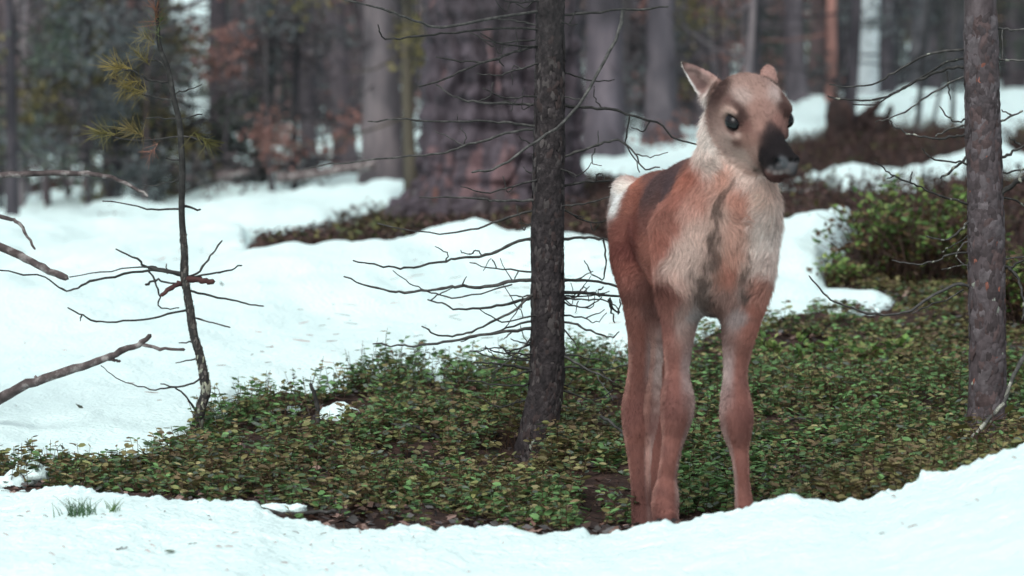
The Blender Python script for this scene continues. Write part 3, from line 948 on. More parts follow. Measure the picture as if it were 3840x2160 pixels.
pos = fp[:, None, :] - fn[:, None, :] * 0.0008 + length[:, None, None] * (dr[:, None, :] * tt[None, :, None] + (tg - fn * 0.35)[:, None, :] * (0.28 * tt ** 2)[None, :, None])
dk = (streak < fw * 0.95)[:, None]
fc = np.where(dk, fc * 0.40 + 0.60 * C_(60, 49, 45) , fc * (1 + 0.12 * (fw > 0.2))[:, None])
fcol = np.clip(fc * (rng.normal(1.05, 0.20, (n_, 1)) + 0.12 * lg_[:, None] * rng.normal(size=(n_, 1))) * (1 - 0.35 * cw_[:, None] * (rng.random((n_, 1)) < .22)), 0.004, 0.9)
hc = bpy.data.hair_curves.new('fur')
hc.add_curves([K_] * n_)
rp = np.array(root.location)
hc.attributes['position'].data.foreach_set('vector', (pos - rp).astype(np.float32).ravel())
ra = hc.attributes.get('radius') or hc.attributes.new('radius', 'FLOAT', 'POINT')
ra.data.foreach_set('value', np.tile(np.array([0.00034, 0.00030, 0.00020, 0.00004], np.float32), n_))
ca = hc.attributes.new('tint', 'FLOAT_COLOR', 'CURVE')
ca.data.foreach_set('color', np.concatenate([fcol, np.ones((n_, 1))], 1).astype(np.float32).ravel())
M['fur'] = mat_tint('fur_hair', 0.7, 0.15)
hc.materials.append(M['fur'])
fur = bpy.data.objects.new('fur', hc)
COL.objects.link(fur)
fur.parent = root
fur['kind'] = 'stuff'

# ------------------------------------------------------------------ berry shrubs and heath (ground cover)
LV8 = np.array([(0, 0, 0), (.35, 0, -.03), (.72, 0, -.03), (1, 0, .01), (.33, .27, .05), (.72, .24, .05), (.33, -.27, .05), (.72, -.24, .05)])
LF8 = np.array([(0, 1, 4), (1, 2, 5), (1, 5, 4), (2, 3, 5), (0, 6, 1), (1, 6, 7), (1, 7, 2), (2, 7, 3)])
LV4 = np.array([(0, 0, 0), (1, 0, .01), (.5, .28, .05), (.5, -.28, .05), (.5, 0, -.03)])
LF4 = np.array([(0, 4, 2), (4, 1, 2), (0, 3, 4), (4, 3, 1)])
STV = np.array([(0, 1, 0), (0, -.5, .87), (0, -.5, -.87), (1, .5, 0), (1, -.25, .43), (1, -.25, -.43)])
STF = np.array([(0, 1, 4, 3), (1, 2, 5, 4), (2, 0, 3, 5)])


def stems_to(mb, base, vec, rad, col):
    up = np.tile([0.0, 1.0, 0.05], (len(base), 1))
    Mx = rotmats(vec, up)
    L = np.linalg.norm(vec, axis=1)
    Mx = Mx * np.stack([L, rad, rad], -1)[:, None, :]
    mb.inst(STV, STF, Mx, base, col)


def leaves_to(mb, pos, dirv, size, col, wide=1.0, fine=True):
    up = np.tile([0.0, 0.0, 1.0], (len(pos), 1)) + 0.45 * rng.normal(size=(len(pos), 3))
    Mx = rotmats(dirv, up) * np.stack([size, size * wide, size], -1)[:, None, :]
    if fine: mb.inst(LV8, LF8, Mx, pos, col)
    else: mb.inst(LV4, LF4, Mx, pos, col)


PAL = np.array([(.052, .130, .042), (.080, .180, .062), (.034, .075, .034), (.125, .135, .050), (.105, .088, .036), (.088, .056, .032), (.210, .190, .095), (.055, .075, .070)])


def leaf_cols(x, y, n, olive):
    """leaf colours: patches of green, olive and bronze"""
    g = fbm(x * 3.0, y * 2.0, 0, 61, 3)
    w = np.stack([1.3 + 1.2 * g, 0.9 + 0.9 * g, 1.0 + 0 * g, 0.7 + olive, 0.9 - 0.5 * g + 1.7 * olive, 0.8 - 0.5 * g + 1.4 * olive, 0.16 + 0.35 * olive, 0.5 + 0 * g], -1)
    w = np.clip(w, 0.05, 9); w = np.cumsum(w / w.sum(1)[:, None], 1)
    k = (rng.random(len(x))[:, None] > w).sum(1).clip(0, 7)
    br_ = 1.5 * (1 + 0.30 * fbm(x * 9, y * 7, 0, 67, 2))[:, None]
    return (PAL[k] * 0.8 + 0.2 * PAL.mean(0)) * rng.uniform(0.72, 1.28, (len(x), 1)) * br_


def scatter(n, u0, u1, d0, d1):
    d = np.sqrt(rng.uniform(d0 ** 2, d1 ** 2, n))
    u = rng.uniform(u0, u1, n)
    return u, d


def berry_patch(mb, u, d, hscale=1.0, fine=True, nl=(7, 11), lsize=(.012, .024)):
    x = (u - 1920) / FPX * d
    z = gz(u, d)
    n = len(u)
    h = hscale * rng.uniform(0.030, 0.090, n) * (1 - 0.35 * sstep(u, 900, 300)) * (1 - 0.55 * sstep(d, 9.3, 10.2) * sstep(u, 2500, 2900)) * (1 + 0.35 * fbm(x * 4, d * 3, 0, 66, 2))
    base = np.stack([x, d, z - 0.004], -1)
    vec = np.stack([0.35 * rng.normal(size=n), 0.35 * rng.normal(size=n), np.ones(n)], -1)
    vec = vec / np.linalg.norm(vec, axis=1)[:, None] * h[:, None]
    olive = np.clip(0.22 + 0.8 * fbm(x * 1.3, d * 1.0, 0, 64, 2) + 0.5 * sstep(u, 2700, 3500), 0, 1.3)
    stems_to(mb, base, vec, np.full(n, .0011), np.tile([.075, .045, .028], (n, 1)) * rng.uniform(.6, 1.4, (n, 1)))
    k = rng.integers(nl[0], nl[1] + 1, n)
    idx = np.repeat(np.arange(n), k)
    m = len(idx)
    t = rng.uniform(0.25, 1.0, m)
    ang = rng.uniform(0, 2 * math.pi, m)
    tilt = rng.uniform(-0.2, 0.4, m)
    dv = np.stack([np.cos(ang), np.sin(ang), tilt], -1)
    pos = base[idx] + vec[idx] * t[:, None]
    sz = rng.uniform(*lsize, m)
    leaves_to(mb, pos, dv, sz, leaf_cols(x[idx], d[idx], m, olive[idx]), 0.9, fine)


mbN, mbF = MB(), MB()
u, d = scatter(52000, -900, 4700, 6.7, 12.2)
x = (u - 1920) / FPX * d
sd = snow_sd(u, d, gz(u, d))
dens = 1.0 - 0.55 * sstep(d, 8.0, 11.5)
clump_n = fbm(x * 5, d * 3, 0, 71, 3)
bare = (clump_n < -0.50)
edge_gap = d - edge_d(u)
keep = (sd < 6) & (edge_gap > 0.03) & (rng.random(len(u)) < dens * np.clip(0.85 + 0.6 * fbm(x * 8, d * 6, 0, 72, 2), 0.15, 1)) & ~bare
_mid = sstep(u, 900, 1500) * sstep(u, 3600, 3000)
keep &= rng.random(len(u)) < 0.06 + 0.94 * sstep(edge_gap + 0.12 * fbm(x * 6, 0 * x, 0, 73, 2), 0.10 + 0.16 * _mid, 0.40 + 0.30 * _mid)
keep &= ~((u > 2130) & (u < 2900) & (edge_gap > 0) & (d < 7.5) & (rng.random(len(u)) < 0.93))
keep &= ~((u < 550) & (d > 8.05 - 0.0 * u) & (rng.random(len(u)) < 0.55))
u, d = u[keep], d[keep]
near = d < 8.8
berry_patch(mbN, u[near], d[near])
berry_patch(mbF, u[~near], d[~near], 1.1, fine=False, nl=(6, 9), lsize=(.014, .025))
# taller sprigs along the snow's edge
u, d = scatter(16000, -900, 4700, 7.8, 11.5)
sd = snow_sd(u, d, gz(u, d))
keep = (sd > -40) & (sd < 10) & (rng.random(len(u)) < 0.16) & (u > 600) & (u < 3100)
berry_patch(mbN, u[keep], d[keep], 1.45, nl=(6, 9), lsize=(.016, .026))
o = mbN.build('lingonberry_cover', M['leaf'], smooth=False)
tag(o, 'low carpet of glossy green and olive berry leaves behind the snow bank', 'ground cover', kind='stuff')
o = mbF.build('berry_cover', M['leaf'], smooth=False)
tag(o, 'olive brown berry shrubs rising behind the young trees', 'ground cover', kind='stuff')

# dead leaves, cones and twigs between the stems
mb = MB()
u, d = scatter(22000, -900, 4700, 6.7, 11.5)
sd = snow_sd(u, d, gz(u, d)); eg = d - edge_d(u)
keep = (sd < 4) & (eg > 0.0) & ((eg < 0.7) | (rng.random(len(u)) < 0.35))
u, d = u[keep], d[keep]; n = len(u)
x = (u - 1920) / FPX * d
pos = np.stack([x, d, gz(u, d) + rng.uniform(0.004, 0.02, n)], -1)
ang = rng.uniform(0, 2 * math.pi, n)
LP = np.array([(.07, .045, .035), (.12, .07, .055), (.045, .04, .04), (.085, .085, .085), (.19, .13, .11), (.03, .022, .02)])
leaves_to(mb, pos, np.stack([np.cos(ang), np.sin(ang), 0.25 * rng.normal(size=n)], -1), rng.uniform(.012, .03, n), LP[rng.integers(0, 6, n)] * rng.uniform(.6, 1.4, (n, 1)), 1.3, False)
ns = 900
u2, d2 = scatter(ns, -900, 4700, 6.75, 10.5)
k2 = (snow_sd(u2, d2, gz(u2, d2)) < 0) & (d2 - edge_d(u2) > 0.02)
u2, d2 = u2[k2], d2[k2]; ns = len(u2)
b2 = np.stack([(u2 - 1920) / FPX * d2, d2, gz(u2, d2) + 0.01], -1)
an = rng.uniform(0, 6.28, ns)
stems_to(mb, b2, np.stack([np.cos(an), np.sin(an), .15 * rng.normal(size=ns)], -1) * rng.uniform(.03, .12, ns)[:, None], rng.uniform(.0008, .002, ns), np.tile([.05, .04, .036], (ns, 1)))
o = mb.build('leaf_litter', M['litter'], smooth=False)
tag(o, 'dead brown leaves and twiglets lying under the berry shrubs', 'litter', kind='stuff')

# brown heath and dwarf shrubs in the middle distance
mb = MB()
u, d = scatter(90000, -900, 4700, 12.5, 26)
z = gz(u, d)
sd = snow_sd(u, d, z)
x = (u - 1920) / FPX * d
keep = (sd < 0) & (rng.random(len(u)) < 0.55 + 0.5 * fbm(x * 2, d * 1.2, 0, 77, 2)) & (u > 950)
u, d, z, x, sd = u[keep], d[keep], z[keep], x[keep], sd[keep]; n = len(u)
right = sstep(u, 2500, 2900)
h = rng.uniform(0.04, 0.12, n) * (0.55 + 0.5 * right) * (1 + 0.5 * fbm(x * 3, d * 2, 0, 78, 2))
vec = np.stack([.35 * rng.normal(size=n), .35 * rng.normal(size=n), np.ones(n)], -1) * h[:, None]
base = np.stack([x, d, z - .005], -1)
HP = np.array([(.048, .030, .028), (.066, .040, .035), (.032, .025, .025), (.09, .056, .049), (.055, .075, .03), (.095, .095, .036)])
pk = np.where(rng.random(n) < 0.84 - 0.5 * np.exp(-((u - 1420) / 170) ** 2), rng.integers(0, 4, n), rng.integers(4, 6, n))
stems_to(mb, base, vec, np.full(n, .0022), HP[pk % 4] * rng.uniform(.7, 1.3, (n, 1)))
for rep in range(3):
    t = rng.uniform(.4, 1, n)
    a = rng.uniform(0, 6.28, n)
    leaves_to(mb, base + vec * t[:, None], np.stack([np.cos(a), np.sin(a), rng.uniform(-.1, .9, n)], -1), rng.uniform(.012, .03, n), HP[pk] * rng.uniform(.6, 1.4, (n, 1)), 1.2, False)
o = mb.build('heath_cover', M['litter'], smooth=False)
tag(o, 'brown heath of dwarf shrubs in bands between the snow patches', 'heath', kind='stuff')


def shrub(name, label, u, d, wpx, hpx, ns, nl, seed, pal, group=None, lsz=(.018, .032), cat='shrub'):
    """bushy shrub: forked stems with leaves towards their tips"""
    r = np.random.default_rng(seed)
    c = np.array([(u - 1920) / FPX * d, d, gz(u, d) - 0.01]); c = c.astype(float)
    rt = thing(name, label, cat, c, group)
    W, Hh = R(wpx, d) / 2, R(hpx, d)
    st, lf = MB(), MB()
    tips = []
    for i in range(ns):
        a = r.uniform(0, 6.28); q = math.sqrt(r.random())
        b0 = c + np.array([math.cos(a) * q * W * .55, math.sin(a) * q * W * .55, 0])
        top = b0 + np.array([math.cos(a) * q * W * .6 + r.normal() * .03, math.sin(a) * q * W * .5, Hh * r.uniform(.55, 1.0) * (1 - .35 * q * q)])
        mid = (b0 + top) / 2 + r.normal(size=3) * .02
        pl = resample([b0, mid, top], 5)
        st.tube(pl, np.linspace(.0035, .0012, 5), 4, 0, (.065, .042, .034))
        tips.append(pl)
        for j in range(2):
            s0 = pl[r.integers(1, 4)]
            e0 = s0 + np.array([r.normal() * .05, r.normal() * .05, r.uniform(.03, .09)]) * (Hh / .3)
            st.tube(np.array([s0, (s0 + e0) / 2 + r.normal(size=3) * .006, e0]), [.0018, .0014, .0008], 3, 0, (.06, .04, .032))
            tips.append(np.array([s0, (s0 + e0) / 2, e0]))
    st.build('stems', M['litter'], rt)
    P_, D_ = [], []
    for i in range(nl):
        pl = tips[r.integers(0, len(tips))]
        t = r.random() ** 0.5
        p = pl[0] * (1 - t) + pl[-1] * t + r.normal(size=3) * .006
        P_.append(p); a = r.uniform(0, 6.28); D_.append((math.cos(a), math.sin(a), r.uniform(-.1, 1.0)))
    P_, D_ = np.array(P_), np.array(D_)
    # greener towards the top, more bronze lower down
    pal = np.array(pal)
    hgt = np.clip((P_[:, 2] - c[2]) / Hh, 0, 1)
    k = np.where(r.random(nl) < 0.12 + 0.78 * hgt, r.integers(0, 3, nl), r.integers(3, len(pal), nl))
    leaves_to(lf, P_, D_, r.uniform(*lsz, nl), pal[k] * r.uniform(.65, 1.35, (nl, 1)), 1.1, False)
    lf.build('foliage', M['leaf'], rt, smooth=False)['kind'] = 'stuff'
    return rt


BP = [(.13, .24, .06), (.19, .25, .08), (.08, .16, .05), (.09, .055, .03), (.06, .04, .03), (.11, .075, .035)]
shrub('dwarf_shrub', 'wide green and brown shrub left of the right pine beyond the berry patch', 3450, 11.8, 600, 410, 90, 3000, 1, BP)
shrub('dwarf_shrub', 'small leafy shrub at the snow edge left of the wide shrub', 3170, 11.5, 190, 120, 26, 420, 2, BP)
shrub('dwarf_shrub', 'green shrub behind the right pine at the picture edge', 3860, 10.6, 360, 400, 60, 1500, 3, BP)
shrub('dwarf_shrub', 'low dark green shrub just right of the calf at the snow edge', 2960, 9.75, 360, 80, 45, 700, 4, BP)
shrub('dwarf_shrub', 'low green shrub below the snow tongue near the right pine', 3300, 9.75, 420, 85, 45, 700, 14, BP)
BG = [(.05, .055, .04), (.06, .07, .05), (.045, .045, .04), (.06, .04, .035), (.05, .035, .03)]
for i, (u_, d_, w_, h_, lb) in enumerate(((1010, 15.0, 120, 60, 'lowest sprig at the left tip of the mossy mound on the snow'), (1210, 15.6, 130, 120, 'thin bare sprig left of the middle on the mossy mound'), (1300, 15.9, 110, 130, 'dark bushy sprig on the crest of the mossy mound'), (1380, 16.3, 120, 140, 'tallest thin sprig on the mossy mound near the thick pine'), (1470, 16.8, 120, 90, 'small sprig at the foot of the thick pine'))):
    shrub('mound_sprig', lb, u_, d_, w_, h_, 10, 70, 20 + i, BG, 'sprigs on the mossy mound', cat='sprig')
for i, (u_, d_, h_, lb) in enumerate(((3010, 24, 150, 'thin green sprig in the snow right of the calf muzzle'), (3470, 13.4, 120, 'twiggy sprig on the snow strip left of the right pine'), (3590, 14.0, 110, 'dark sprig against the snow beside the right pine'), (3300, 14.2, 90, 'short sprig at the upper edge of the brown heath'))):
    shrub('heath_sprig', lb, u_, d_, 110, h_, 10, 60, 40 + i, BG, 'sprigs on the right snow', cat='sprig')
# yellow leafed sprig at the foot of the right pine
YP = [(.17, .15, .045), (.20, .17, .06), (.14, .14, .05), (.15, .11, .04)]
shrub('blueberry_sprig', 'yellow green broad leaved sprig at the foot of the right pine', 3740, 7.75, 170, 230, 8, 34, 60, YP, lsz=(.03, .045), cat='sprig')

# ------------------------------------------------------------------ the young trees near the calf
def crop(pts, u0, v0, s):
    return [(u0 + s * a, v0 + s * b) for a, b in pts]


def br(mb, pts, d, slope, w0, w1, u_trunk, sides=5, col=(1, 1, 1), knots=0.25, depth0=0.0):
    """branch along photo pixels; its distance leaves the trunk's by slope per lateral metre"""
    p = np.array(pts, float)
    dist = np.concatenate([[0], np.cumsum(np.hypot(*(p[1:] - p[:-1]).T))]) / FPX * d
    dep = d + depth0 + slope * dist
    w3 = P(p[:, 0], p[:, 1], dep)
    n = max(4, int(len(p) * 3))
    w3 = resample(w3, n)
    w3[1:-1] += rng.normal(size=(n - 2, 3)) * R(2.1, d)
    r = np.linspace(R(w0, d) / 2, R(w1, d) / 2, n) * (1 + knots * rng.uniform(-.5, 1, n) * (rng.random(n) < .4))
    mb.tube(w3, r, sides, .08, col)
    return w3


def trunk(pts, d, sides=20, n=60, rough=0.05, seed=0, ridge=None):
    """trunk through (u, v, width px); top continues out of frame"""
    p = np.array(pts, float)
    w3 = resample(P(p[:, 0], p[:, 1], np.full(len(p), d)), n)
    rr = np.interp(np.linspace(0, 1, n), np.linspace(0, 1, len(p)), R(p[:, 2], d) / 2)
    v, q, t = tube(w3, rr, sides)
    ax = np.vstack([np.repeat(w3, sides, 0), w3[-1:]])
    rad = v - ax
    L = np.linalg.norm(rad, axis=1)[:, None]
    ang = np.arctan2(rad[:, 1], rad[:, 0])
    f = fbm(np.cos(ang) * 2.2, np.sin(ang) * 2.2, v[:, 2] * 18, seed, 4)
    if ridge:
        wv = 0.25 * fbm(v[:, 0] * 3, v[:, 1] * 3, v[:, 2] * 2.5, seed + 4, 2)
        f2 = np.abs(noise(np.cos(ang + wv) * ridge, np.sin(ang + wv) * ridge, v[:, 2] * 0.9 + seed, seed + 9))
        f = f * 0.5 - 1.6 * sstep(f2, 0.26, 0.0)
    v = ax + rad * (1 + rough * f[:, None])
    return w3, rr, v, q, t


def flakes(mb, w3, rr, n, size, cols, lift=0.25, zr=None, seed=0):
    """thin curved bark scales, each with an edge standing off the trunk"""
    r = np.random.default_rng(seed)
    i = r.uniform(0, len(w3) - 1.01, n); i0 = i.astype(int); t = (i - i0)[:, None]
    c = w3[i0] * (1 - t) + w3[i0 + 1] * t
    rad = rr[i0] * (1 - t[:, 0]) + rr[i0 + 1] * t[:, 0]
    a = r.uniform(-math.pi * 1.1, math.pi * 0.1, n)
    nrm = np.stack([np.cos(a), np.sin(a), 0 * a], -1)
    tv = np.array([(-.5, -.5, .0), (-.6, .1, .02), (-.45, .55, -.05), (.1, .65, -.02), (.5, .5, 0), (.62, 0, .03), (.45, -.5, 0), (0, -.62, .02), (0, 0, .10)])
    tf = np.array([(8, k, (k + 1) % 8) for k in range(8)])
    tf = np.concatenate([tf, tf[:, ::-1]])[:8]
    s = r.uniform(*size, n)
    up = np.tile([0, 0, 1.0], (n, 1)) + .25 * r.normal(size=(n, 3))
    x = np.cross(up, nrm); x /= np.linalg.norm(x, axis=1)[:, None]
    y = np.cross(nrm, x)
    nn = nrm + lift * (-y) * r.uniform(-.2, 1, (n, 1))
    Mx = np.stack([x * (s * r.uniform(.35, .65, n))[:, None], y * (s * 1.15)[:, None], nn * s[:, None]], -1)
    cols = np.array(cols)
    mb.inst(tv, tf, Mx, c + nrm * (rad * 0.98 + 0.0006)[:, None], cols[r.integers(0, len(cols), n)] * r.uniform(.7, 1.25, (n, 1)))


def tuft(mb, c, axis, L, n, col, spread=0.7, seed=0):
    """needles round a shoot"""
    r = np.random.default_rng(seed)
    axis = np.asarray(axis, float); axis /= np.linalg.norm(axis)
    pos = np.asarray(c) + axis * r.uniform(-.5, .5, n)[:, None] * L * 0.9
    d = axis * r.uniform(.3, 1.0, n)[:, None] + spread * r.normal(size=(n, 3))
    d /= np.linalg.norm(d, axis=1)[:, None]
    stems_to(mb, pos, d * (L * r.uniform(.6, 1.1, n))[:, None], np.full(n, L * .014), np.asarray(col) * r.uniform(.6, 1.4, (n, 1)))


# --- young spruce in the middle
SPD = 8.4
sp = thing('spruce_sapling', 'thin bare young spruce with long dead twigs left of the calf', 'tree', P(2030, 1700, SPD))
w3, rr, v, q, t = trunk([(2010, 1760, 190), (2012, 1690, 158), (2022, 1600, 146), (2045, 1480, 132), (2052, 1300, 126), (2055, 1100, 124), (2053, 900, 122), (2058, 600, 118), (2062, 300, 112), (2066, 0, 106), (2070, -500, 92), (2075, -1600, 60), (2080, -3000, 24), (2085, -3900, 6)], SPD, 28, 170, 0.10, 3)
mesh_np('trunk', v, [q, t], M['spruce_bark'], np.ones((len(v), 3)), sp)
mb = MB()
flakes(mb, w3[:112], rr[:112], 1450, (.008, .020), [(.042, .036, .038), (.026, .022, .024), (.078, .070, .070), (.046, .034, .034)], .45, seed=5)
flakes(mb, w3[:45], rr[:45], 30, (.005, .010), [(.22, .25, .20), (.24, .27, .22)], .2, seed=6)
mb.build('bark_scales', M['flake'], sp, smooth=False)['kind'] = 'stuff'
A = (1200, 800, .6211)
Bq = (1200, 0, .6211)
SB = [  # (crop frame, polyline, width at root, tip width, slope in depth, twigs)
    (A, [(1330, 145), (1200, 170), (1080, 225), (980, 255), (850, 270), (760, 285), (600, 320), (500, 330), (400, 322), (300, 305), (200, 285)], 15, 7, -.5, [[(760, 285), (765, 240), (695, 200)], [(975, 252), (945, 220), (915, 242), (870, 240), (850, 222)]]),
    (A, [(1330, 405), (1200, 405), (1100, 425), (980, 450), (880, 442), (800, 440), (700, 462), (600, 468), (500, 478), (400, 462), (270, 430), (145, 382)], 18, 7, -.3, [[(850, 440), (885, 382)], [(1160, 430), (1050, 460), (900, 498), (800, 508), (700, 485), (600, 455), (530, 410), (440, 345)]]),
    (A, [(1330, 490), (1200, 530), (1080, 560), (960, 572), (830, 575), (740, 545), (650, 522)], 15, 7, .3, [[(670, 525), (720, 490), (800, 450)]]),
    (A, [(1330, 470), (1260, 505), (1180, 585), (1080, 635), (950, 700), (850, 732), (760, 742), (680, 715), (615, 682)], 14, 7, -.6, []),
    (A, [(1330, 630), (1190, 675), (1050, 715), (950, 740), (850, 775)], 11, 5, .4, []),
    (A, [(1330, 690), (1180, 705), (1050, 725), (850, 760), (700, 785), (550, 800), (480, 795), (320, 788)], 16, 7, -.2, [[(1160, 712), (1110, 760)]]),
    (A, [(1320, 690), (1240, 790), (1180, 850), (1100, 920), (1040, 960)], 10, 5, -.5, []),
    (A, [(1330, 770), (1200, 815), (1130, 840)], 10, 6, .2, [[(1150, 828), (1060, 812), (960, 828), (880, 838)]]),
    (A, [(1330, 950), (1180, 925), (1100, 915), (1020, 900), (930, 900)], 16, 6, -.5, [[(1100, 915), (1020, 930), (950, 940)], [(1100, 915), (1060, 965), (1000, 1000)]]),
    (A, [(1330, 940), (1240, 960), (1150, 990), (1060, 1005)], 13, 6, -.8, []),
    (A, [(1320, 1000), (1200, 1040), (1050, 1030), (880, 1010)], 12, 6, .5, []),
    (A, [(1430, 165), (1550, 150), (1650, 150), (1740, 165), (1850, 190), (1950, 230)], 15, 8, .5, [[(1710, 160), (1725, 260), (1720, 360), (1700, 400), (1650, 370), (1620, 330), (1595, 285)], [(1760, 240), (1755, 290), (1780, 315)]]),
    (A, [(1440, 405), (1550, 400), (1680, 415), (1780, 435), (1850, 455)], 15, 9, .4, []),
    (A, [(1440, 480), (1580, 478), (1680, 490), (1810, 500), (1900, 505)], 17, 9, .6, [[(1690, 505), (1680, 470), (1710, 445)], [(1750, 510), (1770, 570), (1800, 605), (1815, 560), (1810, 520)], [(1740, 520), (1760, 600), (1780, 660)]]),
    (A, [(1440, 505), (1600, 520), (1700, 520), (1790, 560), (1800, 610)], 9, 5, .3, [[(1560, 530), (1540, 600)]]),
    (A, [(1450, 655), (1540, 665), (1600, 695), (1700, 735), (1765, 748), (1805, 715)], 11, 6, .2, []),
    (A, [(1440, 660), (1520, 760), (1560, 830)], 9, 5, -.3, []),
    (A, [(1430, 840), (1560, 910), (1680, 970), (1760, 1010)], 14, 7, -.4, [[(1660, 960), (1710, 1040), (1770, 1130)]]),
    (A, [(1430, 850), (1600, 870), (1700, 890)], 9, 5, .5, []),
    (Bq, [(1400, 265), (1310, 280), (1180, 310), (1080, 350), (950, 390), (830, 440), (720, 490), (600, 522)], 15, 8, -.5, [[(1000, 375), (850, 370), (700, 345)], [(1080, 355), (1110, 400)]]),
    (Bq, [(1390, 632), (1300, 630), (1150, 625), (1000, 620), (880, 605), (780, 565), (700, 510)], 14, 7, .3, [[(960, 612), (1030, 580), (1045, 500)]]),
    (Bq, [(1400, 780), (1330, 770), (1200, 745), (1080, 735), (950, 732), (700, 730), (480, 720), (290, 732)], 14, 6, -.3, [[(830, 732), (830, 690)]]),
    (Bq, [(1400, 780), (1150, 800), (1000, 850), (870, 880), (750, 920), (600, 940), (300, 965), (0, 1000), (-110, 1025)], 13, 6, .6, [[(870, 880), (800, 840), (690, 790)], [(870, 880), (880, 820), (850, 770)]]),
    (Bq, [(1430, 640), (1490, 640), (1620, 650), (1750, 660), (1860, 690), (2050, 745), (2150, 840), (2350, 890)], 16, 7, .3, [[(1700, 650), (1660, 600), (1655, 520)], [(1870, 700), (1850, 850), (1900, 960), (1930, 1040)], [(2000, 725), (1950, 790), (1880, 770)]]),
    (Bq, [(1420, 95), (1490, 90), (1690, 70), (1900, 55), (2100, 40)], 14, 8, .2, []),
    (Bq, [(1430, 960), (1520, 930), (1660, 880), (1740, 855), (1830, 860), (1900, 930), (1960, 1020), (2050, 1010)], 13, 6, -.2, [[(1680, 885), (1680, 790)], [(1660, 895), (1640, 980), (1700, 1000)], [(1900, 930), (2000, 945), (2100, 920)]]),
    (Bq, [(1390, 1215), (1250, 1210), (1080, 1215), (1000, 1205), (850, 1190), (600, 1190)], 14, 6, -.4, []),
    (Bq, [(1390, 1230), (1300, 1260), (1150, 1310), (1000, 1360), (850, 1400), (680, 1410), (350, 1350)], 13, 6, .3, []),
    (Bq, [(1420, 1140), (1480, 1120), (1600, 1100), (1700, 1095), (1820, 1100)], 13, 8, .3, [[(1660, 1100), (1670, 1060), (1690, 1048), (1710, 1060), (1715, 1090)]]),
    (Bq, [(1400, 560), (1500, 590), (1580, 600)], 8, 5, -.3, []),
    (Bq, [(1380, 180), (1150, 170), (850, 190), (700, 210), (560, 225), (430, 240), (370, 210), (350, 150)], 12, 6, -.4, []),
    (Bq, [(1380, 60), (1050, 110), (760, 165), (620, 140), (500, 100), (400, 60), (150, 0)], 15, 8, -.5, []),
]
for (cr, pl, w0, w1, sl, tw) in SB:
    mb = MB()
    c_ = rng.choice([.7, .9, 1.1, 1.4])
    main = br(mb, crop(pl, *cr), SPD, sl, w0 * .85, w1 * .85, 2055, col=(c_, c_, c_))
    for tp in tw:
        a = np.array(crop(tp, *cr), float)
        mu, mv = UV(main)
        j = np.argmin(np.hypot(mu - a[0, 0], mv - a[0, 1]))
        br(mb, a, main[j, 1], rng.uniform(-.4, .4), w1 * .9, w1 * .55, 2055, 4, (c_, c_, c_))
    mb.build('branch', M['twig'], sp)

for i in range(34):
    v0 = rng.uniform(-60, 1250) if i < 26 else rng.uniform(1250, 1480)
    sgn = 1 if rng.random() < .5 else -1
    L = rng.uniform(90, 330)
    dv = rng.uniform(-40, 70)
    pl = [(2058, v0), (2058 + sgn * L * .35, v0 + dv * .5), (2058 + sgn * L * .7, v0 + dv), (2058 + sgn * L, v0 + dv - rng.uniform(0, 50))]
    mb = MB(); c_ = rng.choice([.6, .8, 1.1])
    main = br(mb, pl, SPD, rng.uniform(-.9, .9), 8, 4, 2055, 4, (c_, c_, c_))
    mu, mv = UV(main)
    for j in (4, 7):
        if rng.random() < .6:
            e_ = [(mu[j], mv[j]), (mu[j] + sgn * rng.uniform(10, 40), mv[j] + rng.uniform(-50, 50)), (mu[j] + sgn * rng.uniform(20, 80), mv[j] + rng.uniform(-80, 60))]
            br(mb, e_, main[j, 1], 0, 5, 3, 0, 4, (c_, c_, c_))
    mb.build('branch', M['twig'], sp)

# --- loose dead stick lodged across the spruce
mb = MB()
br(mb, crop([(1830, 60), (1800, 200), (1700, 400), (1600, 570), (1480, 730), (1300, 860), (1150, 960), (1050, 1020), (920, 1040)], *Bq), 8.28, .0, 15, 9, 0, 6, (1.5, 1.5, 1.5))
o = mb.build('dead_stick', M['twig'])
tag(o, 'long curved dead stick lodged diagonally across the thin spruce', 'stick')

# --- pine sapling at the left
LD = 8.5
lp = thing('pine_sapling', 'slender crooked pine sapling with yellow needle tufts on the left', 'tree', P(725, 1680, LD))
Cq = (0, 800, .6211); Eq = (0, 0, .6211)
tr = [(*p, w_) for p, w_ in zip(crop([(1180, 1480), (1180, 1380), (1190, 1280), (1212, 1170), (1243, 1080), (1235, 1000), (1210, 870), (1172, 740), (1150, 600), (1132, 480), (1115, 380), (1113, 250), (1105, 130), (1097, 0)], *Cq), (50, 45, 42, 40, 38, 36, 34, 33, 32, 31, 32, 27, 26, 25))]
tr += [(*p, w_) for p, w_ in zip(crop([(1098, 1150), (1100, 1000), (1090, 820), (1075, 700), (1050, 600), (1030, 490), (1010, 400), (965, 280), (950, 120), (950, 0), (945, -120), (940, -300), (935, -420)], *Eq), (24, 24, 23, 22, 21, 20, 19, 18, 16, 15, 13, 9, 4))]
w3, rr, v, q, t = trunk(tr, LD, 12, 150, .10, 8)
mesh_np('trunk', v, [q, t], M['twig'], np.ones((len(v), 3)) * 0.7, lp)
mb = MB()
flakes(mb, w3[:70], rr[:70], 260, (.004, .010), [(.09, .08, .075), (.14, .13, .12), (.05, .045, .042)], .3, seed=15)
flakes(mb, w3[8:36], rr[8:36], 40, (.006, .013), [(.38, .40, .30), (.32, .35, .28)], .1, seed=16)
mb.build('bark_scales', M['flake'], lp, smooth=False)['kind'] = 'stuff'
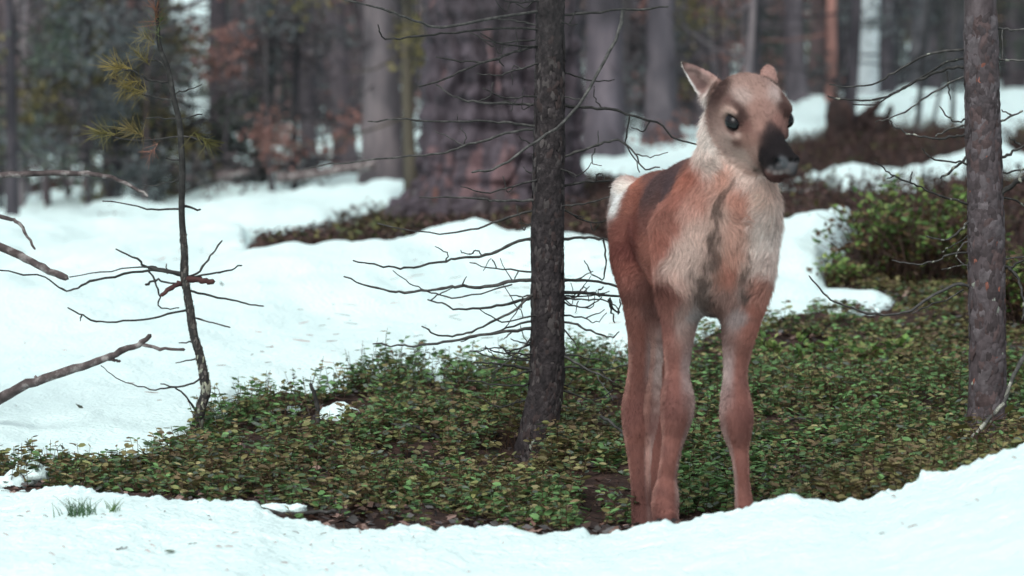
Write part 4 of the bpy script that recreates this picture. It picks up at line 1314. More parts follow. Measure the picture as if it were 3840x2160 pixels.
LB = [
    (Cq, [(1110, 370), (900, 330), (820, 270), (700, 215)], 13, 7, -.5, []),
    (Cq, [(1110, 360), (880, 325), (650, 350), (420, 385)], 10, 5, .4, []),
    (Cq, [(1115, 375), (900, 345), (720, 375), (560, 410), (470, 450), (400, 465), (330, 430), (250, 380), (0, 345), (-100, 340)], 13, 6, -.2, [[(1010, 365), (1005, 305)]]),
    (Cq, [(1110, 380), (990, 350), (900, 320), (930, 400), (965, 490), (955, 550), (1000, 575), (1080, 570)], 11, 6, .3, []),
    (Cq, [(1110, 430), (980, 410), (930, 405), (880, 430)], 9, 12, -.4, []),
    (Cq, [(1130, 585), (1000, 610), (880, 640), (700, 655), (560, 650), (490, 610), (410, 570)], 11, 7, -.4, [[(490, 610), (485, 650)]]),
    (Cq, [(1120, 390), (1200, 350), (1260, 270), (1340, 165)], 13, 7, .5, []),
    (Cq, [(1130, 385), (1290, 365), (1380, 345), (1460, 315)], 11, 7, -.3, []),
    (Cq, [(1135, 465), (1250, 490), (1400, 520), (1500, 545), (1590, 560)], 12, 7, .2, []),
    (Cq, [(1160, 625), (1260, 655), (1390, 688)], 9, 6, -.2, []),
    (Cq, [(1175, 772), (1080, 782)], 10, 5, 0, []),
    (Cq, [(1215, 875), (1060, 903)], 9, 5, 0, []),
    (Cq, [(1225, 985), (1205, 1000), (1130, 1040), (1000, 1055), (900, 1060), (780, 1025), (680, 980), (610, 920)], 11, 4, -.3, []),
    (Cq, [(1200, 1210), (1180, 1190), (1130, 1110), (1060, 1055), (970, 1030)], 12, 6, -.5, []),
    (Eq, [(1015, 495), (900, 480), (830, 440), (740, 420)], 11, 8, -.3, []),
    (Eq, [(1005, 410), (960, 370), (900, 365)], 9, 7, .3, []),
    (Eq, [(1050, 610), (950, 590), (830, 560)], 11, 8, .2, []),
    (Eq, [(1075, 715), (880, 715)], 8, 5, -.3, []),
    (Eq, [(1080, 718), (1220, 690)], 8, 6, .3, []),
    (Eq, [(1090, 825), (850, 850), (700, 830)], 9, 7, -.2, []),
    (Eq, [(1090, 820), (1170, 830), (1225, 860)], 9, 7, .2, []),
    (Eq, [(1095, 975), (1000, 955)], 8, 5, .3, []),
    (Eq, [(1098, 1080), (980, 1110), (870, 1130)], 8, 5, .3, []),
    (Eq, [(1100, 1262), (930, 1265), (820, 1240), (620, 1215)], 11, 6, -.3, []),
    (Eq, [(1100, 1245), (1210, 1265)], 14, 9, .1, []),
    (Eq, [(1045, 560), (1120, 550), (1220, 510)], 8, 5, .1, []),
]
nd = MB()
tips = []
for (cr, pl, w0, w1, sl, tw) in LB:
    mb = MB()
    c_ = rng.choice([.7, .9, 1.1])
    main = br(mb, crop(pl, *cr), LD, sl, w0 * .8, w1 * .8, 0, col=(c_, c_, c_))
    for tp in tw:
        br(mb, crop(tp, *cr), LD, 0, w1, w1 * .6, 0, 4)
    mb.build('branch', M['twig'], lp)
    tips.append(main)
mb = MB()
br(mb, crop([(1120, 395), (1200, 400), (1285, 412)], *Cq), LD, -.2, 30, 22, 0, 6, (1, 1, 1))
mb.build('broken_stub', mat_noise('red_stub', [(.035, .018, .018), (.085, .040, .038)], 60, tint=False), lp)
mb = MB()
br(mb, crop([(1110, 420), (1050, 435), (975, 495)], *Cq), LD, -.4, 22, 15, 0, 6, (1, 1, 1))
mb.build('broken_stub', bpy.data.materials['red_stub'], lp)
for i, (cu, cv, ax, L_, n_n, col) in enumerate(((740, 410, (-1, 0, .1), .060, 110, (.22, .18, .055)), (800, 500, (-1, 0, -.3), .055, 90, (.17, .14, .04)), (830, 550, (-1, .1, 0), .055, 90, (.19, .16, .05)), (870, 360, (-.6, 0, .6), .05, 70, (.16, .14, .05)), (900, 240, (-.7, 0, .5), .05, 60, (.17, .15, .06)),
                                              (940, 100, (0, 0, 1), .05, 60, (.22, .10, .06)), (650, 805, (-1, 0, .05), .06, 90, (.15, .14, .045)), (820, 800, (-.8, .2, .4), .06, 80, (.17, .14, .05)), (1215, 830, (.6, 0, -.4), .055, 90, (.15, .14, .045)), (960, 160, (.3, 0, 1), .05, 50, (.10, .13, .05)), (930, 900, (-.4, 0, -.6), .04, 40, (.30, .14, .10)))):
    p = P(*crop([(cu, cv)], *Eq)[0], LD - .02)
    tuft(nd, p, ax, L_ * .85, int(n_n * .62), np.array(col) * .8, .5, 200 + i)
o = nd.build('needles', M['needle'], lp, smooth=False); o['kind'] = 'stuff'

# --- young pine at the right
PD = 8.3
rp_ = thing('pine_tree', 'young pine with flaking grey bark at the right edge of the berry patch', 'tree', P(3690, 1700, PD))
w3, rr, v, q, t = trunk([(3690, 1790, 190), (3692, 1700, 160), (3698, 1600, 145), (3703, 1450, 136), (3702, 1250, 134), (3700, 1000, 137), (3697, 800, 134), (3690, 600, 130), (3684, 400, 128), (3680, 200, 126), (3675, 0, 122), (3670, -500, 112), (3660, -1800, 70), (3650, -3200, 26), (3648, -4000, 6)], PD, 26, 160, .05, 23)
mesh_np('trunk', v, [q, t], M['pine_bark'], np.ones((len(v), 3)), rp_)
mb = MB()
flakes(mb, w3[:112], rr[:112], 1250, (.012, .032), [(.085, .072, .078), (.068, .057, .061), (.105, .092, .10), (.09, .066, .067), (.13, .117, .126)], .35, seed=25)
flakes(mb, w3[:105], rr[:105], 60, (.008, .018), [(.30, .12, .09), (.26, .11, .085)], .2, seed=26)
flakes(mb, w3[:55], rr[:55], 60, (.006, .014), [(.36, .40, .34), (.30, .34, .30)], .1, seed=27)
mb.build('bark_scales', M['flake'], rp_, smooth=False)['kind'] = 'stuff'
F1 = (2800, 300, .414); F2 = (2800, 0, .6211); F3 = (2800, 700, .69); F4 = (3440, 600, .414)
RB = [
    (F1, [(2050, 495), (1975, 500), (1850, 510), (1720, 530), (1600, 520), (1450, 480), (1340, 420), (1290, 360)], 13, 6, .4, []),
    (F1, [(2050, 390), (1970, 410), (1860, 440), (1740, 490), (1700, 525)], 12, 6, .2, []),
    (F1, [(2050, 330), (1970, 360), (1890, 380), (1820, 320), (1750, 240)], 10, 6, -.3, []),
    (F2, [(1400, 390), (1300, 400), (1200, 420), (1080, 460), (950, 530), (850, 580), (740, 605), (640, 605), (540, 595), (490, 580)], 15, 7, .5, [[(1210, 430), (1220, 520), (1230, 600)]]),
    (F2, [(1400, 330), (1300, 350), (1200, 380), (1080, 450), (950, 530), (880, 565), (780, 630), (640, 630)], 12, 6, .7, []),
    (F2, [(1380, 290), (1090, 330), (900, 430), (820, 480), (700, 520), (600, 525), (500, 510)], 12, 6, .3, []),
    (F2, [(1390, 420), (1150, 540), (1030, 620), (950, 680), (850, 720), (780, 735)], 10, 5, .5, []),
    (F1, [(2060, 780), (2000, 770), (1900, 740), (1700, 720), (1640, 680), (1590, 620)], 11, 6, -.3, []),
    (F1, [(2060, 640), (2000, 700), (1900, 780), (1820, 850), (1760, 890)], 15, 10, .5, []),
    (F1, [(2060, 1140), (1980, 1120), (1900, 1090), (1800, 1060), (1700, 1030), (1540, 950), (1480, 930), (1380, 890), (1320, 860), (1240, 800), (1160, 740)], 11, 6, -.3, [[(1480, 925), (1500, 830)], [(1335, 875), (1270, 895)]]),
    (F3, [(1260, 560), (1200, 540), (1140, 530), (1080, 560), (1000, 600), (930, 650), (880, 680), (780, 695), (650, 685), (550, 650), (465, 620), (400, 560), (340, 485)], 17, 7, -.3, [[(1180, 560), (1120, 600), (1000, 640), (900, 690)]]),
    (F3, [(1260, 345), (1210, 350), (1100, 370), (1040, 400), (950, 420), (860, 415), (790, 400)], 10, 6, .3, []),
    (F3, [(1250, 150), (1215, 180), (1160, 240), (1080, 290), (980, 270)], 12, 7, -.4, []),
    (F3, [(1250, 240), (1190, 280), (1100, 330), (1060, 355)], 8, 5, .4, []),
    (F3, [(1240, 280), (1170, 320), (1140, 380), (1180, 420)], 8, 5, -.2, []),
    (F3, [(1250, 420), (1150, 430), (1060, 450)], 7, 4, .5, []),
    (F4, [(650, 400), (720, 345), (800, 270), (900, 200), (1000, 160), (1300, 60)], 30, 18, -.4, []),
    (F4, [(680, 940), (790, 970), (830, 980), (900, 1060), (940, 1160), (960, 1300), (950, 1450)], 17, 10, -.5, [[(830, 975), (960, 910), (1100, 890)]]),
    (F4, [(680, 900), (790, 900), (966, 880), (1200, 870)], 10, 7, .4, []),
    (F4, [(680, 150), (800, 120), (960, 80), (1200, 40)], 10, 7, .5, []),
    (F4, [(680, 330), (790, 340), (966, 390), (1200, 430)], 11, 7, .3, []),
    (F1, [(2200, 350), (2300, 380), (2400, 320), (2500, 280)], 12, 7, .4, [[(2400, 320), (2310, 270)]]),
    (F1, [(2200, 700), (2330, 700), (2420, 640), (2520, 590)], 16, 10, -.3, [[(2480, 590), (2380, 520)]]),
    (F2, [(1400, 160), (1520, 170), (1600, 180), (1680, 175)], 12, 8, .2, []),
    (F2, [(1420, 340), (1540, 360), (1680, 365)], 12, 8, -.2, [[(1545, 360), (1545, 180)]]),
]
for (cr, pl, w0, w1, sl, tw) in RB:
    mb = MB()
    c_ = rng.choice([.8, 1.0, 1.3, 1.7])
    main = br(mb, crop(pl, *cr), PD, sl, w0 * .85, w1 * .85, 0, col=(c_, c_, c_))
    for tp in tw:
        a = np.array(crop(tp, *cr), float)
        mu, mv = UV(main); j = np.argmin(np.hypot(mu - a[0, 0], mv - a[0, 1]))
        br(mb, a, main[j, 1], 0, w1, w1 * .6, 0, 4, (c_, c_, c_))
    # lichen patches
    k = rng.integers(2, len(main) - 1, 3)
    for j in k:
        if rng.random() < .7:
            ax_ = (main[j] - main[j - 1])
            mb.tube(np.array([main[j - 1] * .3 + main[j] * .7, main[j], main[j] + ax_ * .3]), R(w1 * .62, PD), 5, .2, (4.5, 4.8, 4.2))
    mb.build('branch', M['twig'], rp_)
# pale lichened stick leaning on the pine's foot
mb = MB()
m_ = br(mb, crop([(1560, 800), (1507, 930), (1440, 1050), (1400, 1170), (1320, 1260), (1220, 1370), (1120, 1447), (1050, 1490)], *F3), 7.95, -.25, 17, 11, 0, 7, (1.6, 1.65, 1.6))
for j in (8, 11, 15):
    mb.tube(m_[j - 1:j + 2], R(8, 8), 6, .2, (5, 5.2, 4.6))
o = mb.build('dead_stick', M['twig'])
tag(o, 'lichen spotted dead stick leaning against the foot of the right pine', 'stick')

# --- dead pine beyond the left edge, its broken limbs reach into view
DD = 8.6
dp = thing('dead_pine', 'dead pine beyond the left edge with bare limbs reaching in', 'tree', P(-330, 1700, DD))
w3, rr, v, q, t = trunk([(-330, 1790, 200), (-330, 1600, 160), (-335, 1000, 140), (-340, 300, 130), (-350, -800, 90), (-355, -2000, 30)], DD, 16, 60, .05, 33)
mesh_np('trunk', v, [q, t], M['deadwood'], np.ones((len(v), 3)), dp)
for pl, cr, w0, w1, tw, sides in (
    ([(-540, 1075), (0, 1058), (200, 1050), (470, 1045), (600, 1052), (700, 1080), (800, 1130), (890, 1185)], Eq, 26, 12, [], 7),
    ([(-540, -20), (0, 200), (150, 270), (280, 340), (400, 390)], Cq, 34, 24, [], 8),
    ([(-540, -160), (0, 20), (100, 50), (160, 130), (210, 215)], Cq, 20, 9, [[(60, 30), (110, 48)]], 6),
    ([(-540, 1330), (0, 1120), (100, 1060), (250, 1000), (450, 940), (600, 890), (720, 840), (830, 800), (905, 738)], Cq, 44, 18, [[(850, 790), (960, 815), (1110, 822)], [(650, 875), (685, 880), (722, 892)], [(210, 1010), (215, 985)]], 9)):
    mb = MB()
    main = br(mb, crop(pl, *cr), DD, -.15, w0, w1, 0, sides, (1, 1, 1), .15)
    for tp in tw:
        a = np.array(crop(tp, *cr), float)
        mu, mv = UV(main); j = np.argmin(np.hypot(mu - a[0, 0], mv - a[0, 1]))
        br(mb, a, main[j, 1], 0, w1 * .9, w1 * .6, 0, 6, (1.3, 1.3, 1.3))
    mb.build('limb', M['deadwood'], dp)

# ------------------------------------------------------------------ forest behind
FOL = {'olive': (.12, .108, .045), 'green': (.058, .078, .060), 'grey': (.100, .115, .120), 'rust': (.20, .105, .092), 'brown': (.095, .080, .084), 'dark': (.040, .047, .050)}


def clumps(mb, centers, per, rad, size, cols, r):
    """many little leaf faces round each centre"""
    n = len(centers) * per
    c = np.repeat(np.asarray(centers), per, 0) + r.normal(size=(n, 3)) * np.repeat(np.broadcast_to(rad, (len(centers),)), per)[:, None]
    col = np.repeat(np.asarray(cols), per, 0) * r.uniform(.6, 1.4, (n, 1))
    dv = r.normal(size=(n, 3))
    up = r.normal(size=(n, 3))
    Mx = rotmats(dv, up) * (size * r.uniform(.5, 1.3, n))[:, None, None]
    mb.inst(LV4, LF4[:4], Mx, c, col)


def bg_tree(name, label, u, d, wpx, tint, r, group=None, foliage=(), nfol=0, twigs=10, lean=0.0, mat='far_bark', height=8.0, cat='tree', base_flare=1.4, ftop=1.9):
    z0 = float(gz(u, d))
    c = np.array([(u - 1920) / FPX * d, d, z0])
    rt = thing(name, label, cat, c, group)
    rad = R(wpx, d) / 2
    hz = np.array([-.15, 0, .15, .5, 1, 2, 3.5, height * .75, height])
    n = 26
    sway = r.normal(size=2) * .03
    ln = lean + r.normal() * .01
    pl = np.stack([c[0] + ln * hz + sway[0] * np.sin(hz * 1.7), c[1] + sway[1] * np.sin(hz * 1.3) + 0 * hz, z0 + hz], -1)
    pl = resample(pl, n)
    hh = np.linspace(0, 1, n)
    zz = pl[:, 2] - z0
    rr = rad * np.clip(1 - zz / (height * 1.08), .06, 1) * (1 + (base_flare - 1) * np.exp(-np.clip(zz, 0, 9) / .18))
    v, q, t = tube(pl, rr, 12, .07)
    mesh_np('trunk', v, [q, t], M[mat], np.tile(tint, (len(v), 1)) * (1 + .25 * fbm(v[:, 0] * 5, v[:, 1] * 5, v[:, 2] * 2, int(u) % 97, 3))[:, None], rt)
    mb = MB()
    cen, cc = [], []
    for i in range(twigs + nfol):
        a = r.uniform(0, 6.28)
        h = r.uniform(.15, ftop)
        s0 = np.array([np.interp(z0 + h, pl[:, 2], pl[:, 0]), d, z0 + h])
        L = r.uniform(.3, .9) * (1 - .3 * h / ftop)
        e = s0 + np.array([math.cos(a) * L, math.sin(a) * L, r.uniform(-.25, .15)])
        mb.tube(resample([s0, (s0 + e) / 2 + np.array([0, 0, -.06 * r.random()]), e], 5), np.linspace(.010, .004, 5) * (d / 28), 4, 0, np.asarray(tint) * .75)
        if i < nfol:
            f = foliage[r.integers(0, len(foliage))]
            for k in range(3):
                cen.append(s0 + (e - s0) * r.uniform(.45, 1.05)); cc.append(FOL[f])
    for i in range(14):                                             # the live crown high above the frame
        a = r.uniform(0, 6.28); h = r.uniform(height * .55, height)
        e = np.array([pl[-1, 0] + math.cos(a) * .8, d + math.sin(a) * .8, z0 + h])
        mb.tube(np.array([[np.interp(z0 + h, pl[:, 2], pl[:, 0]), d, z0 + h - .1], e]), [.015, .006], 4, 0, tint)
        cen.append(e); cc.append(FOL['green'])
    mb.build('limbs', M['far_bark'], rt)['kind'] = 'stuff'
    fm = MB()
    clumps(fm, cen, 34, .075 * (d / 28) ** .5, .05, cc, r)
    fm.build('crown', M['needle'], rt, smooth=False)['kind'] = 'stuff'
    return rt


r = np.random.default_rng(99)
G1, G2 = (1.0, .95, 1.0), (.75, .72, .76)
# the thick old pine
TPD = 18.0
tp = thing('pine_tree', 'thick old pine trunk with furrowed bark on the mossy mound', 'tree', P(1850, 850, TPD))
w3, rr, v, q, t = trunk([(1840, 960, 1010), (1850, 860, 830), (1862, 790, 710), (1872, 680, 640), (1880, 500, 605), (1882, 250, 592), (1884, 0, 584), (1886, -400, 565), (1880, -3000, 420), (1890, -6500, 160), (1895, -8200, 20)], TPD, 220, 230, .11, 45, ridge=6.0)
cc = np.where((fbm(v[:, 0] * 13, v[:, 1] * 13, v[:, 2] * 3.6, 46, 3) > .62)[:, None], np.array([1.45, 1.12, 1.12]), np.array([.72, .73, .82]))
cc = cc * (1 + .35 * fbm(v[:, 0] * 14, v[:, 1] * 14, v[:, 2] * 3, 47, 3))[:, None]
mesh_np('trunk', v, [q, t], M['pine_bark'], cc, tp)
mb = MB()
flakes(mb, w3[:60], rr[:60], 520, (.025, .085), [(.085, .073, .08), (.055, .047, .051), (.13, .116, .124), (.20, .11, .10), (.04, .034, .037)], .25, seed=55)
mb.build('bark_plates', M['flake'], tp, smooth=False)['kind'] = 'stuff'
fm = MB(); cen = []; mbx = MB()
for i in range(30):
    a = r.uniform(0, 6.28); h = r.uniform(6, 11)
    s0 = np.array([w3[-40, 0], TPD, h]); e = s0 + np.array([math.cos(a) * 1.6, math.sin(a) * 1.6, r.uniform(-.2, .4)])
    mbx.tube(np.array([s0, e]), [.04, .015], 5); cen.append(e)
mbx.build('limbs', M['far_bark'], tp)['kind'] = 'stuff'
clumps(fm, cen, 40, .22, .09, [FOL['green']] * len(cen), r)
fm.build('crown', M['needle'], tp, smooth=False)['kind'] = 'stuff'

GR = 'trees of the background forest'
BT = [  # name, label, u, d, width px, tint, foliage, nfol, twigs, extra
    ('spruce_tree', 'dark thin trunk at the far left edge behind the snow', 45, 22.5, 44, (.55, .55, .6), ('green', 'olive'), 10, 14, {}),
    ('spruce_tree', 'slim grey trunk behind the pine sapling tufts', 420, 27, 62, G2, ('olive', 'grey'), 10, 12, {}),
    ('pine_tree', 'mauve grey trunk right of the pine sapling', 830, 27, 80, G1, ('grey', 'olive'), 5, 10, {}),
    ('pine_tree', 'upright grey trunk with red brown dead sprays in the left background', 1165, 26, 66, (1.15, 1.1, 1.15), ('rust', 'brown', 'grey'), 8, 10, {}),
    ('pine_tree', 'leaning grey trunk between the left background and the thick pine', 1300, 28, 90, G1, ('brown',), 3, 10, {'lean': -.07}),
    ('spruce_tree', 'wide pale grey trunk just left of the thick pine', 1440, 24, 150, (1.05, 1.0, 1.0), ('olive',), 2, 8, {}),
    ('spruce_tree', 'narrow lichen green trunk touching the left side of the thick pine', 1545, 21, 46, (.85, .82, .58), ('olive',), 3, 8, {}),
    ('pine_tree', 'broad grey trunk right of the thin spruce', 2260, 25, 150, (1.05, 1.0, 1.08), ('brown', 'rust'), 4, 10, {}),
    ('pine_tree', 'grey trunk behind the back of the calf', 2480, 27, 120, (1.1, 1.08, 1.15), ('rust', 'olive'), 6, 10, {}),
    ('spruce_tree', 'dark trunk above the left ear of the calf', 2640, 30, 80, G2, ('rust', 'olive'), 8, 12, {}),
    ('pine_tree', 'brown trunk above the crown of the calf', 2720, 33, 70, (1.1, .9, .9), ('rust', 'dark'), 6, 10, {}),
    ('pine_tree', 'grey trunk above the right ear of the calf', 2990, 31, 80, (1.1, 1.05, 1.1), ('grey',), 3, 10, {}),
    ('pine_tree', 'slim pine with bright orange bark in the right background', 3118, 30, 42, (2.6, 1.5, 1.2), ('brown',), 1, 4, {}),
    ('spruce_tree', 'dark thin trunk between the orange pine and the pale leaning trunk', 3178, 28, 46, (.5, .5, .55), ('dark',), 2, 8, {}),
    ('gap_trunk', 'pale leaning trunk added for the bright clearing in the right background', 3235, 33, 100, (1, 1.03, 1.05), (), 0, 3, {'mat': 'gap_bark', 'lean': .03}),  # trunk added in place of a snow-lit clearing between the trees
    ('spruce_tree', 'dark trunk right of the pale leaning trunk', 3330, 31, 62, (.55, .55, .6), ('dark', 'grey'), 8, 10, {}),
    ('spruce_tree', 'grey trunk left of the flaking pine in the background', 3480, 36, 90, G2, ('green', 'dark', 'grey'), 14, 10, {}),
    ('spruce_tree', 'bluish grey trunk behind the flaking pine at the right edge', 3800, 36, 80, G2, ('green', 'dark'), 12, 10, {}),
    ('alder_tree', 'thin bare alder stem in the upper right snow, left one', 3440, 27, 22, (.45, .5, .5), (), 0, 6, {'lean': .06, 'base_flare': 1.1, 'height': 4}),
    ('alder_tree', 'thin bare alder stem in the upper right snow, right one', 3570, 26, 18, (.45, .5, .5), (), 0, 6, {'lean': -.02, 'base_flare': 1.1, 'height': 4}),
    ('alder_tree', 'slanting thin alder stem between the two upright ones', 3490, 26, 14, (.45, .5, .5), (), 0, 5, {'lean': .22, 'base_flare': 1.1, 'height': 4}),
]
for (nm, lb, u_, d_, wp, ti, fo, nf, tw, ex) in BT:
    bg_tree(nm, lb, u_, d_, wp, ti, r, None, fo, nf, tw, **ex)
MARKS = [(-200, 'left picture edge'), (45, 'dark thin trunk at the far left'), (420, 'slim trunk behind the sapling tufts'), (725, 'crooked pine sapling'), (1165, 'upright trunk with red brown sprays'), (2120, 'thin bare spruce'), (2480, 'trunk behind the calf back'), (2720, 'brown trunk above the calf crown'), (2990, 'trunk above the right ear'), (3118, 'orange barked pine'), (3235, 'pale leaning trunk'), (3480, 'grey trunk left of the flaking pine'), (3740, 'flaking pine')]
ORD = ['first', 'second', 'third', 'fourth', 'fifth', 'sixth', 'seventh', 'eighth', 'ninth', 'tenth']
_cnt = {}
for i in range(46):
    u_ = -150 + 4150 * (i + r.uniform(.1, .9)) / 46
    d_ = r.uniform(34, 48)
    ki = r.integers(0, 5); fi_ = r.integers(0, 5)
    wp_ = r.uniform(45, 110)
    if 655 < u_ < 815 or 1500 < u_ < 2150: continue
    ti = np.array([(.9, .87, .92), (.42, .42, .46), (1.25, 1.08, 1.08), (.8, .86, .88), (1.1, .84, .80)][ki])
    fo = [('olive', 'green'), ('rust', 'brown'), ('grey', 'dark'), ('green', 'dark'), ('brown', 'grey')][fi_]
    mk = max((m for m in MARKS if m[0] <= u_), key=lambda m: m[0])[1]
    _cnt[mk] = _cnt.get(mk, 0) + 1
    lb = '%s deep forest trunk, %s right of the %s' % (['grey', 'dark', 'pinkish', 'cool grey', 'brownish'][ki], ORD[_cnt[mk] - 1], mk)
    bg_tree(['pine_tree', 'spruce_tree'][i % 2], lb, u_, d_, wp_, ti, r, 'trees deep in the background forest', fo, int(r.integers(4, 16)), 10)
for i, (u_, d_, lb, f) in enumerate(((180, 25.5, 'olive green young pine behind the snow at the far left', ('olive', 'olive', 'green')), (520, 26, 'yellowish young pine behind the crooked sapling', ('olive', 'olive', 'grey')), (330, 24.5, 'grey bushy young spruce on the snow crest at the left', ('grey', 'grey', 'green')), (575, 29, 'rusty young spruce left of the sky gap', ('brown', 'grey', 'olive')), (720, 26.5, 'low grey spruce bush under the sky gap', ('grey', 'dark', 'green')), (1020, 25, 'brown brushy young spruce behind the left snow crest', ('brown', 'rust', 'grey')), (2340, 30, 'dark brushy young spruce behind the thin spruce twigs', ('dark', 'brown', 'grey')), (2860, 34, 'green grey young spruce behind the head of the calf', ('green', 'dark', 'rust')), (3660, 39, 'dark young spruce hidden behind the flaking pine', ('dark', 'green')))):
    bg_tree('young_conifer', lb, u_, d_, 20, (.7, .7, .7), r, None, f, 26, 20, height=3.2 if u_ != 720 else 1.0, ftop=1.7 if u_ != 720 else .55)

# thin grey saplings and dead stems filling the wood
mb = MB()
for i in range(800):
    d_ = r.uniform(25, 46); u_ = r.uniform(-2200, 6000)
    if 640 < u_ < 815 or (u_ > 2900 and d_ < 36) or (2150 < u_ < 2700 and d_ < 30): continue
    x_ = (u_ - 1920) / FPX * d_; z_ = float(gz(u_, d_)); ra_ = r.uniform(.006, .030)
    k_ = np.array([(1.1, 1.05, 1.1), (.4, .42, .46), (1.35, 1.05, 1.0), (1.8, 1.75, 1.75), (.3, .33, .36)][r.integers(0, 5)]) * r.uniform(.7, 1.2)
    hh = r.uniform(1.2, 2.6); lx = r.normal() * .18
    mb.tube(resample([[x_, d_, z_ - .05], [x_ + lx * .4 + r.normal() * .04, d_, z_ + hh * .5], [x_ + lx, d_, z_ + hh]], 6), np.linspace(ra_, ra_ * .4, 6), 5, .05, k_)
    for j in range(3):
        h = r.uniform(.15, .9) * hh * .8; L = r.uniform(.15, .6) * (1 if r.random() < .5 else -1)
        mb.tube(np.array([[x_ + lx * .6 * h / hh, d_, z_ + h], [x_ + L * .5, d_, z_ + h + r.normal() * .06], [x_ + L, d_ + r.normal() * .1, z_ + h + r.normal() * .12]]), [ra_ * .5, ra_ * .4, ra_ * .2], 4, 0, k_ * .8)
o = mb.build('sapling_thicket', M['far_bark'])
tag(o, 'grey thicket of thin stems and dead twigs filling the forest', 'thicket', kind='stuff')

# everything deeper reads as one mass
mb, fm = MB(), MB()
gaps = [(640, 810), (2225, 2330), (2690, 2730), (80, 135), (200, 260), (3420, 3450)]
for i in range(560):
    d_ = r.uniform(48, 110); u_ = r.uniform(-3000, 6900)
    if any(a < u_ < b for a, b in gaps): continue
    x_ = (u_ - 1920) / FPX * d_; z_ = float(gz(u_, d_)); ra_ = r.uniform(.07, .2)
    k_ = np.array([(1.0, .95, 1.0), (.7, .7, .75), (1.25, 1.0, .95)][r.integers(0, 3)]) * r.uniform(.7, 1.2)
    mb.tube(np.array([[x_, d_, z_ - .2], [x_ + r.normal() * .05, d_, z_ + 3], [x_ + r.normal() * .2, d_, z_ + 9]]), [ra_, ra_ * .85, ra_ * .3], 7, .05, k_)
mb.build('distant_trunks', M['far_bark'])
tag(bpy.data.objects['distant_trunks'], 'mass of far grey trunks closing the forest background', 'forest', kind='stuff')
cen, cc = [], []
for i in range(3600):
    d_ = r.uniform(44, 100); u_ = r.uniform(-3000, 6900)
    if any(a - 55 < u_ < b + 55 for a, b in gaps): continue
    h = r.uniform(.1, 1.0 + d_ * .016)
    cen.append([(u_ - 1920) / FPX * d_, d_, float(gz(u_, d_)) + h])
    cc.append(FOL[('grey', 'grey', 'grey', 'dark', 'dark', 'green', 'olive', 'brown', 'brown', 'rust')[r.integers(0, 10)]])
clumps(fm, cen, 26, .22, .13, cc, r)
o = fm.build('distant_brush', M['needle'], smooth=False)
tag(o, 'far grey green and rusty brush between the distant trunks', 'brush', kind='stuff')


# ------------------------------------------------------------------ stump, logs and small things
def ground_at(u, v, d0, d1, f=gz):
    """distance at which the ground in column u shows at row v"""
    d = np.linspace(d0, d1, 400)
    z = f(np.full(400, float(u)), d)
    _, vv = UV(np.stack([(u - 1920) / FPX * d, d, z], -1))
    j = np.argmin(np.abs(vv - v))
    return float(d[j]), float(z[j])


def fz(u, d): return front_z(u, d)[0]


# uprooted stump in the right background
SD_ = 24.3
st = thing('tree_stump', 'dark broken stump with tangled roots in the right background snow', 'stump', np.array([(3160 - 1920) / FPX * SD_, SD_, float(gz(3160, SD_))]))
w3, rr, v, q, t = trunk([(3158, 650, 190), (3154, 570, 138), (3150, 480, 112), (3144, 400, 92), (3140, 372, 50)], SD_, 16, 40, .14, 71)
M['rotten'] = mat_noise('rotten_wood', [(.010, .008, .008), (.026, .018, .017), (.08, .048, .042)], 9, (1, 1, .5), bump=.8, bdist=.02)
mesh_np('trunk', v, [q, t], M['rotten'], np.ones((len(v), 3)), st)
for pl, w0, w1, c_ in (
    ([(3160, 600), (3200, 520), (3240, 440), (3280, 400), (3300, 380)], 60, 26, 1.0), ([(3180, 610), (3260, 540), (3320, 470), (3340, 400)], 56, 22, .8), ([(3200, 600), (3300, 560), (3380, 520), (3440, 500)], 60, 26, 1.2),
    ([(3240, 600), (3330, 590), (3400, 560), (3480, 560), (3560, 540)], 46, 20, .9), ([(3220, 430), (3270, 480), (3300, 560), (3310, 610)], 34, 20, 1.9), ([(3300, 510), (3345, 560), (3380, 590), (3400, 620)], 26, 16, 3.0),
    ([(3140, 600), (3110, 560), (3090, 570)], 40, 16, .8), ([(3170, 610), (3230, 625), (3330, 630), (3420, 610)], 60, 34, .9), ([(3480, 560), (3540, 520), (3620, 500), (3680, 490)], 40, 24, .8), ([(3560, 560), (3600, 530), (3660, 530)], 50, 30, .7), ([(3420, 600), (3520, 570), (3620, 540)], 56, 30, .8)):
    mb = MB()
    br(mb, pl, SD_, r.uniform(-.5, .3), w0, w1, 0, 7, (c_, c_ * .95, c_ * .95), .3)
    mb.build('root', M['rotten'], st)
# fallen log behind the left snow crest
LG = 23.6
mb = MB()
br(mb, [(1040, 672), (1120, 660), (1220, 648), (1330, 628), (1400, 618)], LG, .3, 40, 34, 0, 10, (1.5, 1.5, 1.5), .1)
o = mb.build('fallen_log', M['deadwood']); tag(o, 'pale fallen log lying behind the left snow crest', 'log')
mb = MB()
br(mb, [(820, 668), (860, 655), (930, 645)], 23.4, .2, 30, 24, 0, 9, (1.4, 1.4, 1.4), .1)
o = mb.build('fallen_log', M['deadwood']); tag(o, 'short pale log end behind the snow right of the pine sapling', 'log')

